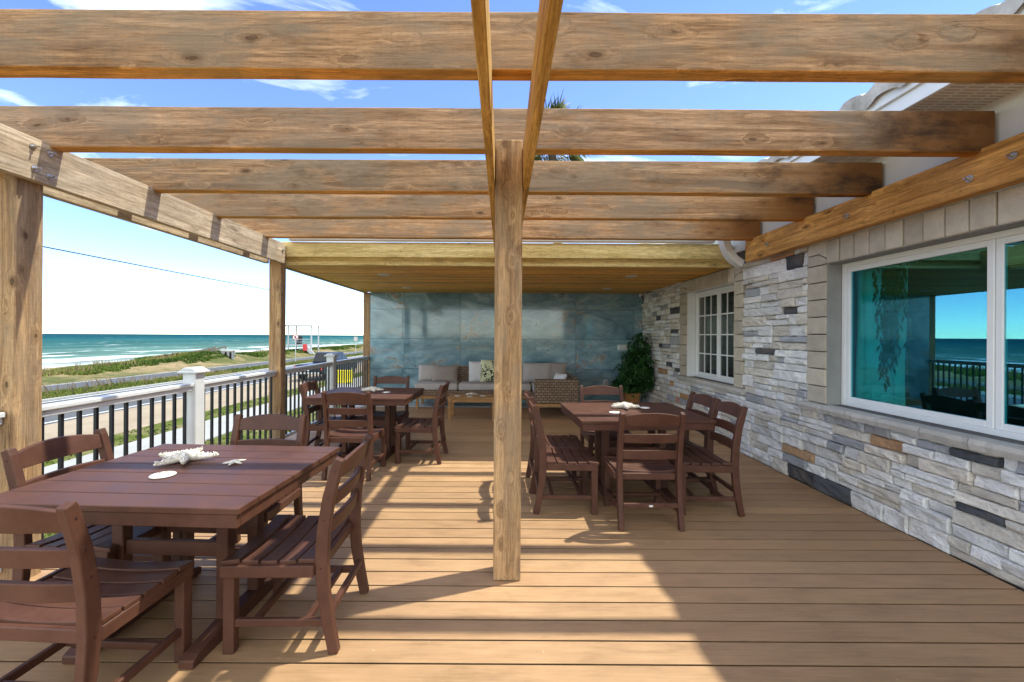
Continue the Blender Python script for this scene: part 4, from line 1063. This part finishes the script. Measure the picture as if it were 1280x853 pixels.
# palm beyond the porch roof
pm=empty('palm_tree',(1.9,17.5,GZ),label='tall palm tree rising behind the porch roof above the rafters',cat='tree')
m=MB(); P=[(1.9+.25*math.sin(k*.3),17.5,GZ+k*.9) for k in range(11)]; 
top=Vector((2.1,17.5,9.45)); P=[Vector((2.3,17.5,GZ)).lerp(top,k/10)+Vector((.15*math.sin(k*.4),0,0)) for k in range(11)]; m.tube(P,[.22-.006*k for k in range(11)],12); m.build('trunk',M['bark'],pm,smooth=True)
m=MB(); pr_=random.Random(8); C0=P[-1]
for k in range(46):
    a=pr_.random()*6.283; el=pr_.uniform(-.5,1.35); L=pr_.uniform(1.35,1.75); d=Vector((math.cos(a)*math.cos(el),math.sin(a)*math.cos(el),math.sin(el)))
    pts=[C0+d*L*t+Vector((0,0,-.75*t*t*L*math.cos(el)*.6)) for t in [i/9 for i in range(10)]]
    m.tube(pts[:7],[.02-.002*i for i in range(7)],4,(.5,.5,.5))
    # fan of stiff leaflets at the outer half
    c0=pr_.random()
    for i in range(26):
        t=pts[4+i%3]; ang=(i-12.5)/12.5*1.35; side=d.cross(Vector((0,0,1))); 
        if side.length<.05: side=Vector((1,0,0))
        side.normalize(); dd=(d*math.cos(ang)+side*math.sin(ang)+Vector((0,0,-.15))).normalized()
        leaf(m,t,dd,(0,0,1),L*pr_.uniform(.42,.6),.045,min(1,c0*.6+pr_.uniform(0,.35)),.15)
m.build('crown',M['palm'],pm)

# ------------------------------------------------------------------ world, sun, camera
SD=Vector((.49,.175,1)).normalized(); EL=math.asin(SD.z); RO=math.atan2(SD.x,SD.y)
w=bpy.data.worlds.new('World'); scene.world=w; w.use_nodes=True; n=w.node_tree.nodes; l=w.node_tree.links
sky=n.new('ShaderNodeTexSky'); sky.sky_type='NISHITA'; sky.sun_disc=False; sky.sun_elevation=EL; sky.sun_rotation=RO; sky.altitude=3000; sky.air_density=1.0; sky.dust_density=.1; sky.ozone_density=1.0
tc=n.new('ShaderNodeTexCoord'); mp=n.new('ShaderNodeMapping'); mp.inputs['Scale'].default_value=(1.0,2.2,5.0); mp.inputs['Rotation'].default_value=(R(10),R(14),R(35)); l.new(tc.outputs['Generated'],mp.inputs[0])
nz=n.new('ShaderNodeTexNoise'); nz.inputs['Scale'].default_value=1.7; nz.inputs['Detail'].default_value=8; nz.inputs['Roughness'].default_value=.58; nz.inputs['Distortion'].default_value=.7; l.new(mp.outputs[0],nz.inputs['Vector'])
sx=n.new('ShaderNodeSeparateXYZ'); l.new(tc.outputs['Generated'],sx.inputs[0])
bk=n.new('ShaderNodeMapRange'); bk.inputs[1].default_value=.05; bk.inputs[2].default_value=-.55; bk.inputs[3].default_value=0; bk.inputs[4].default_value=.26; bk.interpolation_type='SMOOTHSTEP'; l.new(sx.outputs[1],bk.inputs[0])  # unseen bright cloud bank behind the camera, added to fill the shade
ad=n.new('ShaderNodeMath'); ad.operation='ADD'; l.new(nz.outputs['Fac'],ad.inputs[0]); l.new(bk.outputs[0],ad.inputs[1])
rp=n.new('ShaderNodeValToRGB'); rp.color_ramp.elements[0].position=.53; rp.color_ramp.elements[0].color=(0,0,0,1); rp.color_ramp.elements[1].position=.92; rp.color_ramp.elements[1].color=(1,1,1,1); l.new(ad.outputs[0],rp.inputs[0])
mul=n.new('ShaderNodeMath'); mul.operation='MULTIPLY'; mul.inputs[1].default_value=.85; l.new(rp.outputs[0],mul.inputs[0])
mx=n.new('ShaderNodeMix'); mx.data_type='RGBA'; l.new(mul.outputs[0],mx.inputs[0]); hs_=n.new('ShaderNodeHueSaturation'); hs_.inputs['Saturation'].default_value=1.16; hs_.inputs['Hue'].default_value=.518; l.new(sky.outputs[0],hs_.inputs['Color']); l.new(hs_.outputs[0],mx.inputs[6]); mx.inputs[7].default_value=(10.0,10.15,10.2,1)
bg=n['Background']; l.new(mx.outputs[2],bg.inputs[0]); bg.inputs[1].default_value=.15
sl_=bpy.data.lights.new('sun','SUN'); sl_.energy=2.2; sl_.angle=R(.9); sl_.color=(1,.97,.92)
so=bpy.data.objects.new('sun',sl_); col.objects.link(so); so.location=SD*50; so.rotation_euler=SD.to_track_quat('Z','Y').to_euler()
cam=bpy.data.cameras.new('camera'); cam.sensor_width=36; cam.lens=F/1280*36; cam.shift_x=12/1280; cam.shift_y=-6.5/1280; cam.clip_start=.05; cam.clip_end=30000
co=bpy.data.objects.new('camera',cam); col.objects.link(co); co.location=(0,0,H); co.rotation_euler=(R(90),R(-.32),0); scene.camera=co
vs_=scene.view_settings; vs_.view_transform='Standard'; vs_.look='None'; vs_.gamma=1; vs_.exposure=1.60; vs_.use_white_balance=True; vs_.white_balance_temperature=6900; vs_.white_balance_tint=1
scene.render.engine='CYCLES'
scene.cycles.max_bounces=8; scene.cycles.diffuse_bounces=5
for o in bpy.data.objects:
    if '_loc' in o.keys(): del o['_loc']
